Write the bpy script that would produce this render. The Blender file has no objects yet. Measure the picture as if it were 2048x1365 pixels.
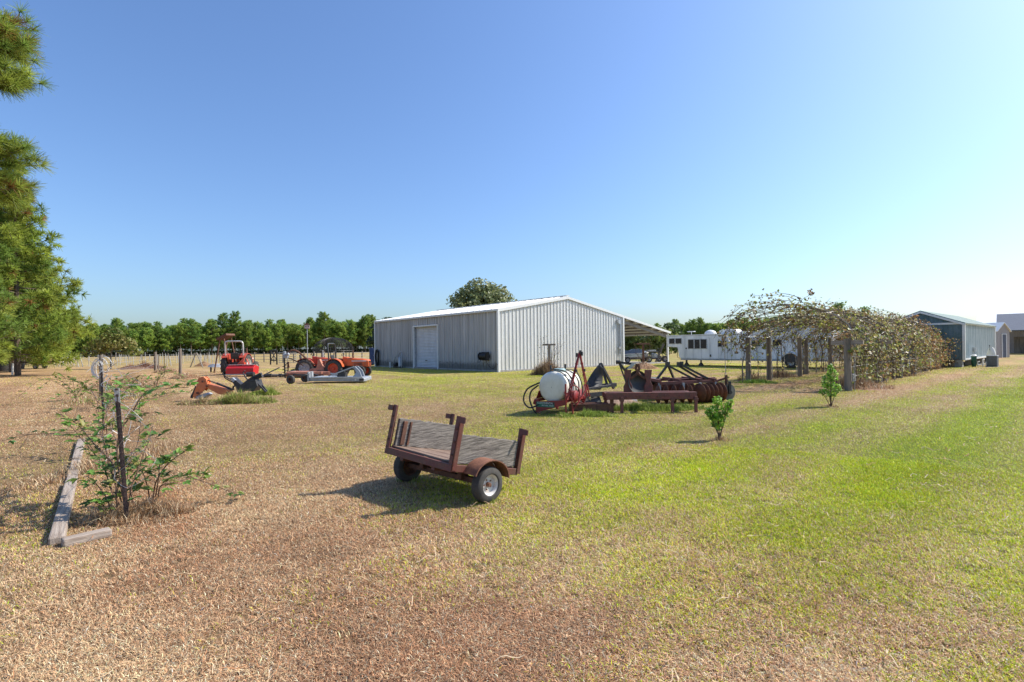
import bpy, math, random
import numpy as np
from mathutils import Vector, Matrix
V = Vector
rng = np.random.default_rng(7)
random.seed(7)
scene = bpy.context.scene
COL = scene.collection
R = math.radians

# ------------------------------------------------------------------ camera, sky, sun, exposure
F, CAMH, ROLL, HZ = 1020.0, 1.48, 0.0122, 12.5      # focal length in photo pixels, eye height, roll, horizon offset
cam_d = bpy.data.cameras.new('camera')
cam_d.sensor_width = 36.0
cam_d.lens = F / 2048 * 36.0
cam_d.shift_y = HZ / 2048
cam_d.clip_start = 0.05
cam_d.clip_end = 8000
cam = bpy.data.objects.new('camera', cam_d)
COL.objects.link(cam)
cam.matrix_world = Matrix.Translation((0, 0, CAMH)) @ Matrix.Rotation(R(90), 4, 'X') @ Matrix.Rotation(-ROLL, 4, 'Z')
scene.camera = cam

SUN_EL, SUN_AZ = R(43), R(17)                        # azimuth counted from +X towards +Y
world = bpy.data.worlds.new('World')
scene.world = world
world.use_nodes = True
wn = world.node_tree
bg = wn.nodes['Background']
sky = wn.nodes.new('ShaderNodeTexSky')
sky.sky_type = 'NISHITA'
sky.sun_disc = False
sky.sun_elevation = SUN_EL
sky.sun_rotation = R(90) - SUN_AZ
sky.air_density = 1.15
sky.dust_density = 1.5
sky.ozone_density = 2.0
sky.altitude = 0
tm = wn.nodes.new('ShaderNodeMix')                   # white balance of the sky light
tm.data_type = 'RGBA'; tm.blend_type = 'MULTIPLY'; tm.inputs['Factor'].default_value = 1
tm.inputs['B'].default_value = (0.82, 1.01, 1.30, 1)
wn.links.new(sky.outputs[0], tm.inputs['A'])
wn.links.new(tm.outputs['Result'], bg.inputs[0])
bg.inputs[1].default_value = 0.116
sun_d = bpy.data.lights.new('sun', 'SUN')
sun_d.energy = 5.0
sun_d.angle = R(0.53)
sun_d.color = (1.0, 0.94, 0.83)
sun = bpy.data.objects.new('sun', sun_d)
COL.objects.link(sun)
sdir = V((math.cos(SUN_EL) * math.cos(SUN_AZ), math.cos(SUN_EL) * math.sin(SUN_AZ), math.sin(SUN_EL)))
sun.rotation_euler = sdir.to_track_quat('Z', 'Y').to_euler()
scene.view_settings.view_transform = 'Standard'
scene.view_settings.look = 'None'
scene.view_settings.exposure = 0.42
scene.view_settings.gamma = 1.0
scene.cycles.max_bounces = 6
scene.cycles.transparent_max_bounces = 8
scene.cycles.caustics_reflective = False
scene.cycles.caustics_refractive = False

# ------------------------------------------------------------------ measuring helpers
def ray(px, py):
    dx, dy = px - 1024.0, 682.5 - py
    return (dx + dy * ROLL) / F, (dy - dx * ROLL + HZ) / F
def G(px, py):                                        # ground point seen at a photo pixel
    u, v = ray(px, py)
    y = -CAMH / v
    return V((u * y, y, 0.0))
def at(px, py, y):                                    # point at distance y along that line of sight
    u, v = ray(px, py)
    return V((u * y, y, CAMH + v * y))

# ------------------------------------------------------------------ object helpers
def tag(o, label=None, cat=None, group=None, kind=None):
    if label: o['label'] = label
    if cat: o['category'] = cat
    if group: o['group'] = group
    if kind: o['kind'] = kind
    return o
def thing(name, label, cat, loc=(0, 0, 0), rz=0.0, group=None):
    o = bpy.data.objects.new(name, None)
    o.empty_display_size = 0.2
    COL.objects.link(o)
    o.location = loc
    o.rotation_euler = (0, 0, rz)
    return tag(o, label, cat, group)
def copy_tree(o, parent=None):
    c = o.copy()
    COL.objects.link(c)
    if parent: c.parent = parent
    for ch in o.children: copy_tree(ch, c)
    return c
def frame(d):
    d = V(d).normalized()
    up = V((0, 0, 1)) if abs(d.z) < 0.95 else V((0, 1, 0))
    s = d.cross(up).normalized()
    return d, s, s.cross(d).normalized()
class MB:
    def __init__(s): s.v, s.f = [], []
    def add(s, vs, fs):
        n = len(s.v)
        s.v += [tuple(v) for v in vs]
        s.f += [tuple(i + n for i in f) for f in fs]
        return s
    def box(s, c, d, rz=0.0, M=None):
        c = V(c); h = V(d) * 0.5
        T = M or Matrix.Rotation(rz, 3, 'Z')
        vs = [c + T @ V((sx * h.x, sy * h.y, sz * h.z)) for sx in (-1, 1) for sy in (-1, 1) for sz in (-1, 1)]
        return s.add(vs, [(0, 1, 3, 2), (4, 6, 7, 5), (0, 4, 5, 1), (2, 3, 7, 6), (0, 2, 6, 4), (1, 5, 7, 3)])
    def bar(s, a, b, w, h=None, up=None):
        a, b = V(a), V(b); h = h or w
        d, si, u = frame(b - a)
        if up is not None:
            si = d.cross(V(up)).normalized(); u = si.cross(d).normalized()
        vs = [p + si * (w / 2 * i) + u * (h / 2 * j) for p in (a, b) for i, j in ((-1, -1), (1, -1), (1, 1), (-1, 1))]
        return s.add(vs, [(0, 1, 2, 3), (7, 6, 5, 4), (0, 4, 5, 1), (1, 5, 6, 2), (2, 6, 7, 3), (3, 7, 4, 0)])
    def tube(s, pts, r, n=7, r2=None, caps=True):
        pts = [V(p) for p in pts]; m = len(pts)
        rings = []; prev = None
        for i, p in enumerate(pts):
            d = (pts[min(i + 1, m - 1)] - pts[max(i - 1, 0)])
            if d.length < 1e-9: d = V((0, 0, 1))
            d, si, u = frame(d)
            if prev is not None:
                si = (prev - d * prev.dot(d))
                si = si.normalized() if si.length > 1e-6 else frame(d)[1]
                u = si.cross(d)
            prev = si
            rr = r if r2 is None else r + (r2 - r) * i / max(1, m - 1)
            rings.append([p + (si * math.cos(2 * math.pi * k / n) + u * math.sin(2 * math.pi * k / n)) * rr for k in range(n)])
        vs = [v for ring in rings for v in ring]
        fs = [(i * n + k, i * n + (k + 1) % n, (i + 1) * n + (k + 1) % n, (i + 1) * n + k) for i in range(m - 1) for k in range(n)]
        if caps: fs += [tuple(range(n))[::-1], tuple((m - 1) * n + k for k in range(n))]
        return s.add(vs, fs)
    def hose(s, pts, r, n=6, k=5):                     # a smoothly bent tube
        pts = [V(p) for p in pts]; cur = []
        for i in range(len(pts) - 1):
            p0, p1, p2, p3 = pts[max(0, i - 1)], pts[i], pts[i + 1], pts[min(len(pts) - 1, i + 2)]
            for q in range(k):
                t = q / k; cur.append(.5 * ((2 * p1) + (p2 - p0) * t + (2 * p0 - 5 * p1 + 4 * p2 - p3) * t * t + (3 * p1 - p0 - 3 * p2 + p3) * t ** 3))
        return s.tube(cur + [pts[-1]], r, n)
    def cyl(s, a, b, r, r2=None, n=14): return s.tube([a, b], r, n, r if r2 is None else r2)
    def lathe(s, c, axis, prof, n=24):
        c = V(c); d, si, u = frame(axis)
        vs, fs = [], []
        for (t, r) in prof:
            vs += [c + d * t + (si * math.cos(2 * math.pi * k / n) + u * math.sin(2 * math.pi * k / n)) * max(r, 1e-4) for k in range(n)]
        for i in range(len(prof) - 1):
            fs += [(i * n + k, i * n + (k + 1) % n, (i + 1) * n + (k + 1) % n, (i + 1) * n + k) for k in range(n)]
        return s.add(vs, fs)
    def prism(s, poly, vec):
        poly = [V(p) for p in poly]; vec = V(vec); n = len(poly)
        vs = poly + [p + vec for p in poly]
        return s.add(vs, [tuple(range(n))[::-1], tuple(range(n, 2 * n))] + [(i, (i + 1) % n, n + (i + 1) % n, n + i) for i in range(n)])
    def sheet(s, poly, t=0.004):                      # thin plate with real thickness
        poly = [V(p) for p in poly]
        n = (poly[1] - poly[0]).cross(poly[2] - poly[0]).normalized()
        return s.prism(poly, n * t)
    def xf(s, M):
        s.v = [tuple(M @ V(v)) for v in s.v]
        return s
    def build(s, name, mat, parent=None, smooth=False, bevel=0.0, loc=None):
        me = bpy.data.meshes.new(name)
        vs = s.v
        if loc is not None: vs = [tuple(V(v) - V(loc)) for v in s.v]
        me.from_pydata(vs, [], s.f)
        import bmesh
        bm = bmesh.new(); bm.from_mesh(me)
        bmesh.ops.recalc_face_normals(bm, faces=bm.faces)
        bm.to_mesh(me); bm.free()
        me.materials.append(mat)
        if smooth:
            me.polygons.foreach_set('use_smooth', [True] * len(me.polygons))
            me.set_sharp_from_angle(angle=R(38))
        o = bpy.data.objects.new(name, me)
        COL.objects.link(o)
        if parent: o.parent = parent
        if loc is not None: o.location = loc
        if bevel:
            b = o.modifiers.new('bevel', 'BEVEL')
            b.width = bevel; b.segments = 2; b.limit_method = 'ANGLE'; b.angle_limit = R(50)
        return o
def nmesh(name, v, f, mat, parent=None, cols=None, smooth=False):   # many small faces from arrays
    v = np.asarray(v, np.float32); f = np.asarray(f, np.int32)
    me = bpy.data.meshes.new(name)
    k = f.shape[1]
    me.vertices.add(len(v)); me.vertices.foreach_set('co', v.ravel())
    me.loops.add(f.size); me.loops.foreach_set('vertex_index', f.ravel())
    me.polygons.add(len(f))
    me.polygons.foreach_set('loop_start', np.arange(0, f.size, k, dtype=np.int32))
    if smooth: me.polygons.foreach_set('use_smooth', np.ones(len(f), bool))
    me.update(calc_edges=True)
    if cols is not None:
        a = me.color_attributes.new('Col', 'FLOAT_COLOR', 'POINT')
        c = np.ones((len(v), 4), np.float32); c[:, :3] = cols
        a.data.foreach_set('color', c.ravel())
    me.materials.append(mat)
    o = bpy.data.objects.new(name, me)
    COL.objects.link(o)
    if parent: o.parent = parent
    return o

# ------------------------------------------------------------------ materials
def nodes(name):
    m = bpy.data.materials.new(name)
    m.use_nodes = True
    nt = m.node_tree
    return m, nt, nt.nodes['Principled BSDF']
def mat(name, col, rough=0.6, metal=0.0, col2=None, scale=6.0, lo=0.4, hi=0.65, bump=0.0, bscale=60.0, stretch=(1, 1, 1), var=0.18, spec=0.5, detail=6):
    m, nt, b = nodes(name)
    L = nt.links.new
    tc = nt.nodes.new('ShaderNodeTexCoord'); mp = nt.nodes.new('ShaderNodeMapping')
    mp.inputs['Scale'].default_value = stretch
    L(tc.outputs['Object'], mp.inputs['Vector'])
    n = nt.nodes.new('ShaderNodeTexNoise'); n.inputs['Scale'].default_value = scale; n.inputs['Detail'].default_value = detail; n.inputs['Roughness'].default_value = 0.62
    L(mp.outputs[0], n.inputs['Vector'])
    rp = nt.nodes.new('ShaderNodeValToRGB')
    c2 = col2 or tuple(c * (1 - 2 * var) for c in col)
    rp.color_ramp.elements[0].position = lo; rp.color_ramp.elements[1].position = hi
    rp.color_ramp.elements[0].color = (*col, 1); rp.color_ramp.elements[1].color = (*c2, 1)
    L(n.outputs['Fac'], rp.inputs[0])
    n2 = nt.nodes.new('ShaderNodeTexNoise'); n2.inputs['Scale'].default_value = scale * 7; n2.inputs['Detail'].default_value = 3
    L(mp.outputs[0], n2.inputs['Vector'])
    mr = nt.nodes.new('ShaderNodeMapRange'); mr.inputs['From Min'].default_value = 0.3; mr.inputs['From Max'].default_value = 0.7
    mr.inputs['To Min'].default_value = 1 - var; mr.inputs['To Max'].default_value = 1 + var
    L(n2.outputs['Fac'], mr.inputs['Value'])
    mx = nt.nodes.new('ShaderNodeMix'); mx.data_type = 'RGBA'; mx.blend_type = 'MULTIPLY'; mx.inputs['Factor'].default_value = 1
    L(rp.outputs[0], mx.inputs['A']); L(mr.outputs[0], mx.inputs['B'])
    L(mx.outputs['Result'], b.inputs['Base Color'])
    rr = nt.nodes.new('ShaderNodeMapRange'); rr.inputs['To Min'].default_value = max(0.05, rough - 0.12); rr.inputs['To Max'].default_value = min(1, rough + 0.12)
    L(n.outputs['Fac'], rr.inputs['Value']); L(rr.outputs[0], b.inputs['Roughness'])
    b.inputs['Metallic'].default_value = metal
    b.inputs['Specular IOR Level'].default_value = spec
    if bump:
        n3 = nt.nodes.new('ShaderNodeTexNoise'); n3.inputs['Scale'].default_value = bscale; n3.inputs['Detail'].default_value = 4
        L(mp.outputs[0], n3.inputs['Vector'])
        bp = nt.nodes.new('ShaderNodeBump'); bp.inputs['Strength'].default_value = bump; bp.inputs['Distance'].default_value = 0.01
        L(n3.outputs['Fac'], bp.inputs['Height']); L(bp.outputs[0], b.inputs['Normal'])
    return m
def leafmat(name, trans=0.35, rough=0.55, spec=0.3):
    m, nt, b = nodes(name)
    L = nt.links.new
    a = nt.nodes.new('ShaderNodeAttribute'); a.attribute_name = 'Col'
    L(a.outputs['Color'], b.inputs['Base Color'])
    b.inputs['Roughness'].default_value = rough; b.inputs['Specular IOR Level'].default_value = spec
    t = nt.nodes.new('ShaderNodeBsdfTranslucent'); L(a.outputs['Color'], t.inputs['Color'])
    mx = nt.nodes.new('ShaderNodeMixShader'); mx.inputs[0].default_value = trans
    L(b.outputs[0], mx.inputs[1]); L(t.outputs[0], mx.inputs[2])
    L(mx.outputs[0], nt.nodes['Material Output'].inputs['Surface'])
    return m
M = {}
RUST = (0.13, 0.055, 0.03)
M['grass'] = leafmat('grass_blades', 0.15, 0.6, 0.25)
M['leaf'] = leafmat('leaves', 0.35, 0.5, 0.35)
M['needle'] = leafmat('pine_needles', 0.5, 0.5, 0.3)
M['bark'] = mat('pine_bark', (0.16, 0.115, 0.085), 0.9, col2=(0.07, 0.05, 0.04), scale=9, bump=0.8, bscale=18, stretch=(1, 1, 0.35))
M['greybark'] = mat('grey_bark', (0.26, 0.235, 0.20), 0.9, col2=(0.12, 0.105, 0.09), scale=8, bump=0.6, bscale=25, stretch=(1, 1, 0.3))
M['cane'] = mat('cane_bark', (0.17, 0.10, 0.06), 0.8, col2=(0.09, 0.05, 0.035), scale=20)
M['vine'] = mat('vine_bark', (0.17, 0.125, 0.09), 0.9, col2=(0.08, 0.06, 0.045), scale=10)
M['greystem'] = mat('dead_cane', (0.42, 0.38, 0.33), 0.9, col2=(0.25, 0.21, 0.18), scale=20)
M['postwood'] = mat('post_wood', (0.27, 0.22, 0.17), 0.9, col2=(0.13, 0.105, 0.085), scale=7, stretch=(1, 1, 0.12), bump=0.6, bscale=30)
M['greywood'] = mat('weathered_board', (0.30, 0.265, 0.23), 0.92, col2=(0.075, 0.064, 0.055), scale=9, lo=0.38, hi=0.66, stretch=(9, 0.55, 9), bump=0.9, bscale=26, var=0.22)
M['deckwood'] = mat('deck_board', (0.24, 0.17, 0.125), 0.85, col2=(0.13, 0.07, 0.05), scale=6, stretch=(0.6, 8, 8), bump=0.6, bscale=20, var=0.2)
M['timber'] = mat('landscape_timber', (0.40, 0.33, 0.27), 0.9, col2=(0.24, 0.18, 0.14), scale=6, stretch=(8, 0.5, 8), bump=0.6, bscale=22)
M['redpaint'] = mat('maroon_paint', (0.125, 0.034, 0.025), 0.6, col2=(0.12, 0.060, 0.038), scale=9, bump=0.15, bscale=80)
M['rust'] = mat('rust', (0.17, 0.075, 0.042), 0.85, col2=(0.085, 0.040, 0.028), scale=12, bump=0.3, bscale=90)
M['rustfender'] = mat('rusty_fender', (0.24, 0.10, 0.055), 0.8, col2=(0.13, 0.055, 0.036), scale=10, bump=0.2, bscale=70)
M['rubber'] = mat('tyre_rubber', (0.045, 0.042, 0.040), 0.85, col2=(0.075, 0.068, 0.06), scale=14, bump=0.15, bscale=60)
M['whiterim'] = mat('white_rim', (0.62, 0.60, 0.57), 0.45, col2=(0.30, 0.20, 0.14), scale=14, lo=0.52, hi=0.72)
M['black'] = mat('black_steel', (0.025, 0.025, 0.027), 0.5, col2=(0.055, 0.048, 0.045), scale=8)
M['blackhose'] = mat('black_hose', (0.018, 0.018, 0.02), 0.5)
M['steel'] = mat('galvanised_steel', (0.48, 0.50, 0.52), 0.45, 0.4, col2=(0.33, 0.34, 0.35), scale=8)
M['wire'] = mat('fence_wire', (0.50, 0.49, 0.47), 0.5, 0.4, col2=(0.3, 0.27, 0.24), scale=9)
M['tpost'] = mat('steel_stake', (0.035, 0.025, 0.023), 0.7, col2=(0.11, 0.065, 0.05), scale=14)
M['plastic'] = mat('white_poly_tank', (0.78, 0.75, 0.66), 0.42, col2=(0.68, 0.64, 0.53), scale=3, var=0.03)
M['redimpl'] = mat('red_implement', (0.30, 0.022, 0.022), 0.5, col2=(0.19, 0.03, 0.025), scale=6)
M['redfaded'] = mat('faded_red_steel', (0.19, 0.062, 0.05), 0.7, col2=(0.13, 0.06, 0.045), scale=10, lo=0.42, hi=0.62)
M['orange'] = mat('orange_paint', (0.66, 0.115, 0.025), 0.5, col2=(0.40, 0.13, 0.06), scale=5, lo=.45, hi=.72, var=0.10)
M['orangelight'] = mat('faded_orange_paint', (0.72, 0.21, 0.07), 0.5, col2=(0.60, 0.17, 0.07), scale=4, var=0.08)
M['redtractor'] = mat('red_orange_paint', (0.50, 0.06, 0.025), 0.5, col2=(0.28, 0.08, 0.05), scale=6, lo=.42, hi=.7, var=0.12)
M['pinkorange'] = mat('sunbleached_orange', (0.56, 0.24, 0.15), 0.7, col2=(0.36, 0.15, 0.10), scale=6)
M['greysteel'] = mat('grey_paint', (0.36, 0.39, 0.42), 0.5, 0.1, col2=(0.27, 0.28, 0.30), scale=6)
M['silverpipe'] = mat('silver_pipe', (0.55, 0.54, 0.51), 0.45, 0.3, col2=(0.38, 0.35, 0.32), scale=8)
M['white'] = mat('white_paint', (0.76, 0.76, 0.75), 0.45, col2=(0.62, 0.60, 0.57), scale=4, var=0.05)
M['glass'] = mat('dark_glass', (0.012, 0.014, 0.018), 0.22, var=0.02, spec=0.25)
M['blue'] = mat('blue_paint', (0.035, 0.07, 0.20), 0.5)
M['greenplastic'] = mat('dark_green_plastic', (0.010, 0.085, 0.055), 0.5)
M['concrete'] = mat('concrete', (0.40, 0.38, 0.35), 0.9, col2=(0.27, 0.25, 0.23), scale=6, bump=0.3)
M['soil'] = mat('bare_soil', (0.30, 0.20, 0.14), 0.95, col2=(0.2, 0.13, 0.09), scale=5, bump=0.8, bscale=30)
M['straw'] = mat('pine_straw', (0.34, 0.19, 0.10), 0.95, col2=(0.20, 0.10, 0.055), scale=6, bump=1.0, bscale=40)
# ------------------------------------------------------------------ ground and grass
def vnoise(x, y, seed=0):
    xi = np.floor(x).astype(np.int64); yi = np.floor(y).astype(np.int64)
    fx = x - xi; fy = y - yi
    fx = fx * fx * (3 - 2 * fx); fy = fy * fy * (3 - 2 * fy)
    def h(a, b):
        n = (a * 374761393 + b * 668265263 + seed * 974634777) & 0x7fffffff
        n = ((n ^ (n >> 13)) * 1274126177) & 0x7fffffff
        return ((n ^ (n >> 16)) & 0xffff) / 65535.0
    return (h(xi, yi) * (1 - fx) + h(xi + 1, yi) * fx) * (1 - fy) + (h(xi, yi + 1) * (1 - fx) + h(xi + 1, yi + 1) * fx) * fy
def fnoise(x, y, seed=0, o=4):
    s, a, t = 0.0, 1.0, 0.0
    for k in range(o):
        s = s + a * vnoise(x * 2 ** k + 17.3 * k, y * 2 ** k - 9.1 * k, seed + k); t += a; a *= 0.55
    return s / t
ANCH = [(60,820,0.03,0.5),(60,1000,0.05,0.45),(60,1200,0.03,0.4),(60,1350,0.03,0.35),(300,1150,0.02,0.55),(400,1320,0.05,0.35),(500,1000,0.03,0.35),(450,880,0.02,0.4),(620,850,0.05,0.35),(650,960,0.04,0.35),(600,1100,0.03,0.5),(700,1300,0.03,0.6),(950,1250,0.08,0.7),(1200,1320,0.08,0.75),(900,1080,0.15,0.45),(850,850,0.28,0.3),(720,800,0.34,0.25),(820,770,0.55,0.1),(950,775,0.5,0.2),(1100,860,0.45,0.15),(1000,950,0.48,0.2),(1150,980,0.45,0.2),(1050,1060,0.32,0.3),(1300,1050,0.35,0.35),(1300,920,0.42,0.2),(1450,960,0.62,0.2),(1500,870,0.52,0.25),(1450,1150,0.22,0.5),(1500,1300,0.08,0.75),(1700,1250,0.25,0.6),(1750,1100,0.55,0.35),(1950,1300,0.35,0.5),(2000,1150,0.72,0.2),(1900,1000,0.85,0.05),(1700,930,0.78,0.1),(2040,860,0.95,0),(1850,850,0.8,0.05),(2040,760,0.85,0.05),(1750,800,0.35,0.4),(1650,830,0.62,0.15),(1900,760,0.25,0.4),(1600,775,0.2,0.5),(1450,760,0.3,0.4),(1300,750,0.35,0.4),(1150,760,0.6,0.1),(1200,840,0.58,0.05),(1350,830,0.6,0.05),(1900,735,0.4,0.3),(1400,735,0.6,0.1),(500,800,0.04,0.4),(350,750,0.07,0.4),(100,760,0.09,0.45),(230,760,0.04,0.6),(640,760,0.12,0.2),(760,740,0.6,0.1),(300,725,0.4,0.25),(500,730,0.3,0.3),(600,712,0.35,0.15),(1390,712,0.6,0.1),(2040,950,0.97,0),(2040,1050,0.9,0.05),(1800,1000,0.78,0.1),(2000,800,0.92,0),(1940,830,0.9,0.05),(1990,900,0.95,0),(1700,1030,0.62,0.15),(1850,940,0.85,0.05),(1600,1000,0.6,0.2),(1850,790,0.3,0.35),(1950,780,0.75,0.1),(1800,780,0.18,0.4),(1900,770,0.22,0.4),(1950,755,0.3,0.35),(1890,805,0.5,0.2),(1720,795,0.2,0.5),(1985,745,0.35,0.3),(800,900,0.25,0.25),(560,930,0.04,0.3),(200,850,0.03,0.45)]
AX = np.array([[G(a, b).x / G(a, b).y * 2.0, math.log(G(a, b).y) * 1.6, g, r] for a, b, g, r in ANCH])
BEDP, BEDD = np.array([-3.15, 3.9]), np.array([-0.63, 0.777])
def lawn(x, y):                                        # greenness, redness of the turf at a place
    d = np.hypot(x, y) + 1e-3
    yy = np.maximum(y, 0.35 * d)
    a = np.clip(x / yy, -1.6, 1.6) * 2.0; b = np.log(np.clip(yy, 1.5, 400)) * 1.6
    g = np.empty_like(x); r = np.empty_like(x)
    for c in range(0, len(x), 60000):                  # in slices, to keep memory small
        e = slice(c, c + 60000)
        w = 1.0 / ((a[e, None] - AX[:, 0]) ** 2 + (b[e, None] - AX[:, 1]) ** 2 + 0.012) ** 2.1
        w /= w.sum(1, keepdims=True)
        g[e] = w @ AX[:, 2]; r[e] = w @ AX[:, 3]
    n1 = fnoise(x * 0.55, y * 0.55, 3); n2 = fnoise(x * 2.3, y * 2.3, 11, 3); n3 = fnoise(x * 0.16, y * 0.16, 23, 3)
    s = (0.661 * x - 0.75 * y)                         # mowing direction runs with the barn's end wall
    strp = np.sin(s * 2 * math.pi / 1.7 + 1.2 * n3) * 0.24 * np.clip((x + 0.5) / 5, 0, 1)
    g = g + ((n1 - 0.5) * 0.75 + (n2 - 0.5) * 0.65 + (n3 - 0.5) * 0.4) * (0.22 + 2.5 * g * (1 - g)) + strp
    r = r + (fnoise(x * 0.9, y * 0.9, 31) - 0.5) * 0.9
    rel = np.stack([x - BEDP[0], y - BEDP[1]], 1)
    t = rel @ BEDD; q = np.abs(rel @ np.array([BEDD[1], -BEDD[0]]) - 0.35 + 0.25 * (n1 - 0.5))
    bed = np.clip(1.2 - q / 0.6, 0, 1) * np.clip((t + 0.6) * 2, 0, 1) * np.clip((34 - t) / 4, 0, 1)
    g = g * (1 - 0.9 * bed); r = np.maximum(r, bed * (0.45 + 0.7 * n2))
    # mower tracks: long streaks of paler and darker turf, along the barn end on the right and along the bed on the left
    al = 0.75 * x + 0.661 * y; q2 = rel @ np.array([BEDD[1], -BEDD[0]]); lw = np.clip((1.5 - x) / 6, 0, 1)
    tone = 1 + 0.55 * ((fnoise(s * 1.5, al * 0.10, 41, 3) - .5) * (1 - lw) + (fnoise(q2 * 1.7, t * 0.12, 43, 3) - .5) * lw) + 0.30 * (fnoise(x * 1.4, y * 1.4, 47, 3) - .5)
    return np.clip(g, 0, 1), np.clip(r, 0, 1), tone
C_STRAW, C_RED, C_GREEN, C_GREY = (np.array(c) for c in ((.48, .325, .185), (.38, .19, .095), (.26, .29, .06), (.40, .345, .26)))
def lawncol(g, r):
    c = C_STRAW * (1 - r[:, None]) + C_RED * r[:, None]
    gg = g[:, None]
    return c * (1 - gg) + (C_GREEN * (0.75 + 0.25 * gg) + np.array([.10, .05, .015]) * (1 - gg)) * gg

nr, na = 230, 480
rad = np.concatenate([[0.4], np.geomspace(1.2, 3500, nr - 1)])
ang = np.arange(na) / na * 2 * np.pi
gx = (rad[:, None] * np.cos(ang)).ravel(); gy = (rad[:, None] * np.sin(ang)).ravel()
gg_, gr_, _b = lawn(gx, gy)
gv = np.stack([gx, gy, np.zeros_like(gx)], 1)
i, k = np.meshgrid(np.arange(nr - 1), np.arange(na), indexing='ij')
gf = np.stack([i * na + k, (i + 1) * na + k, (i + 1) * na + (k + 1) % na, i * na + (k + 1) % na], -1).reshape(-1, 4)
gm, nt, b = nodes('lawn_ground')
L = nt.links.new
at_ = nt.nodes.new('ShaderNodeAttribute'); at_.attribute_name = 'Col'
tc = nt.nodes.new('ShaderNodeTexCoord')
prev = at_.outputs['Color']
for sc, lo, hi in ((0.45, 0.84, 1.16), (3.5, 0.72, 1.28), (24, 0.62, 1.38)):
    n = nt.nodes.new('ShaderNodeTexNoise'); n.inputs['Scale'].default_value = sc; n.inputs['Detail'].default_value = 5; n.inputs['Roughness'].default_value = 0.65
    L(tc.outputs['Object'], n.inputs['Vector'])
    mr = nt.nodes.new('ShaderNodeMapRange'); mr.inputs['From Min'].default_value = 0.3; mr.inputs['From Max'].default_value = 0.7; mr.inputs['To Min'].default_value = lo; mr.inputs['To Max'].default_value = hi
    L(n.outputs['Fac'], mr.inputs['Value'])
    mx = nt.nodes.new('ShaderNodeMix'); mx.data_type = 'RGBA'; mx.blend_type = 'MULTIPLY'; mx.inputs['Factor'].default_value = 1
    L(prev, mx.inputs['A']); L(mr.outputs[0], mx.inputs['B']); prev = mx.outputs['Result']
L(prev, b.inputs['Base Color'])
b.inputs['Roughness'].default_value = 0.95; b.inputs['Specular IOR Level'].default_value = 0.1
n = nt.nodes.new('ShaderNodeTexNoise'); n.inputs['Scale'].default_value = 22; n.inputs['Detail'].default_value = 6; L(tc.outputs['Object'], n.inputs['Vector'])
bp = nt.nodes.new('ShaderNodeBump'); bp.inputs['Strength'].default_value = 0.7; bp.inputs['Distance'].default_value = 0.05
L(n.outputs['Fac'], bp.inputs['Height']); L(bp.outputs[0], b.inputs['Normal'])
gap_fade = np.clip((np.hypot(gx, gy) - 9) / 26, 0, 1)[:, None]      # near by, soil colour darkened so the gaps between blades hold shade
gcol = lawncol(gg_, gr_) * 0.88 * _b[:, None] * gap_fade + (np.array([.21, .135, .07]) * (1 - gg_[:, None]) + np.array([.12, .15, .018]) * gg_[:, None]) * (1 - gap_fade)
ground = nmesh('ground', gv, gf, gm, None, gcol, True)
tag(ground, kind='structure')

def blades(x, y, length, width, lean, cols, heading=None):   # two-segment bent blades, 5 corners each
    n = len(x)
    th = rng.uniform(0, 2 * np.pi, n) if heading is None else heading
    d = np.stack([np.cos(th), np.sin(th)], 1); s = np.stack([-d[:, 1], d[:, 0]], 1)
    ph = rng.uniform(-0.9, 0.9, n)
    s = s * np.cos(ph)[:, None] + d * np.sin(ph)[:, None]
    l1 = length * 0.5; a1 = lean * 0.6; a2 = np.minimum(lean * 1.35, 1.62)
    base = np.stack([x, y], 1)
    mid = base + d * (l1 * np.sin(a1))[:, None]; mz = l1 * np.cos(a1)
    tip = mid + d * (l1 * np.sin(a2))[:, None]; tz = np.maximum(mz + l1 * np.cos(a2), 0.004)
    w = width[:, None] / 2
    v = np.zeros((n, 5, 3), np.float32)
    v[:, 0, :2] = base - s * w; v[:, 1, :2] = base + s * w
    v[:, 2, :2] = mid + s * w * 0.9; v[:, 3, :2] = mid - s * w * 0.9
    v[:, 2, 2] = mz; v[:, 3, 2] = mz
    v[:, 4, :2] = tip; v[:, 4, 2] = tz
    o = np.arange(n)[:, None] * 5
    f = np.concatenate([o + [0, 1, 2], o + [0, 2, 3], o + [3, 2, 4]])
    return v.reshape(-1, 3), f, np.repeat(cols, 5, 0)
def polar(n, r0, r1, p, half=0.98):                      # random places ahead of the camera, thinning with distance
    u = rng.uniform(0, 1, n)
    e = 2 - p
    r = (r0 ** e + u * (r1 ** e - r0 ** e)) ** (1 / e)
    a = rng.uniform(-half, half, n)
    return r * np.sin(a), r * np.cos(a), r
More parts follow.
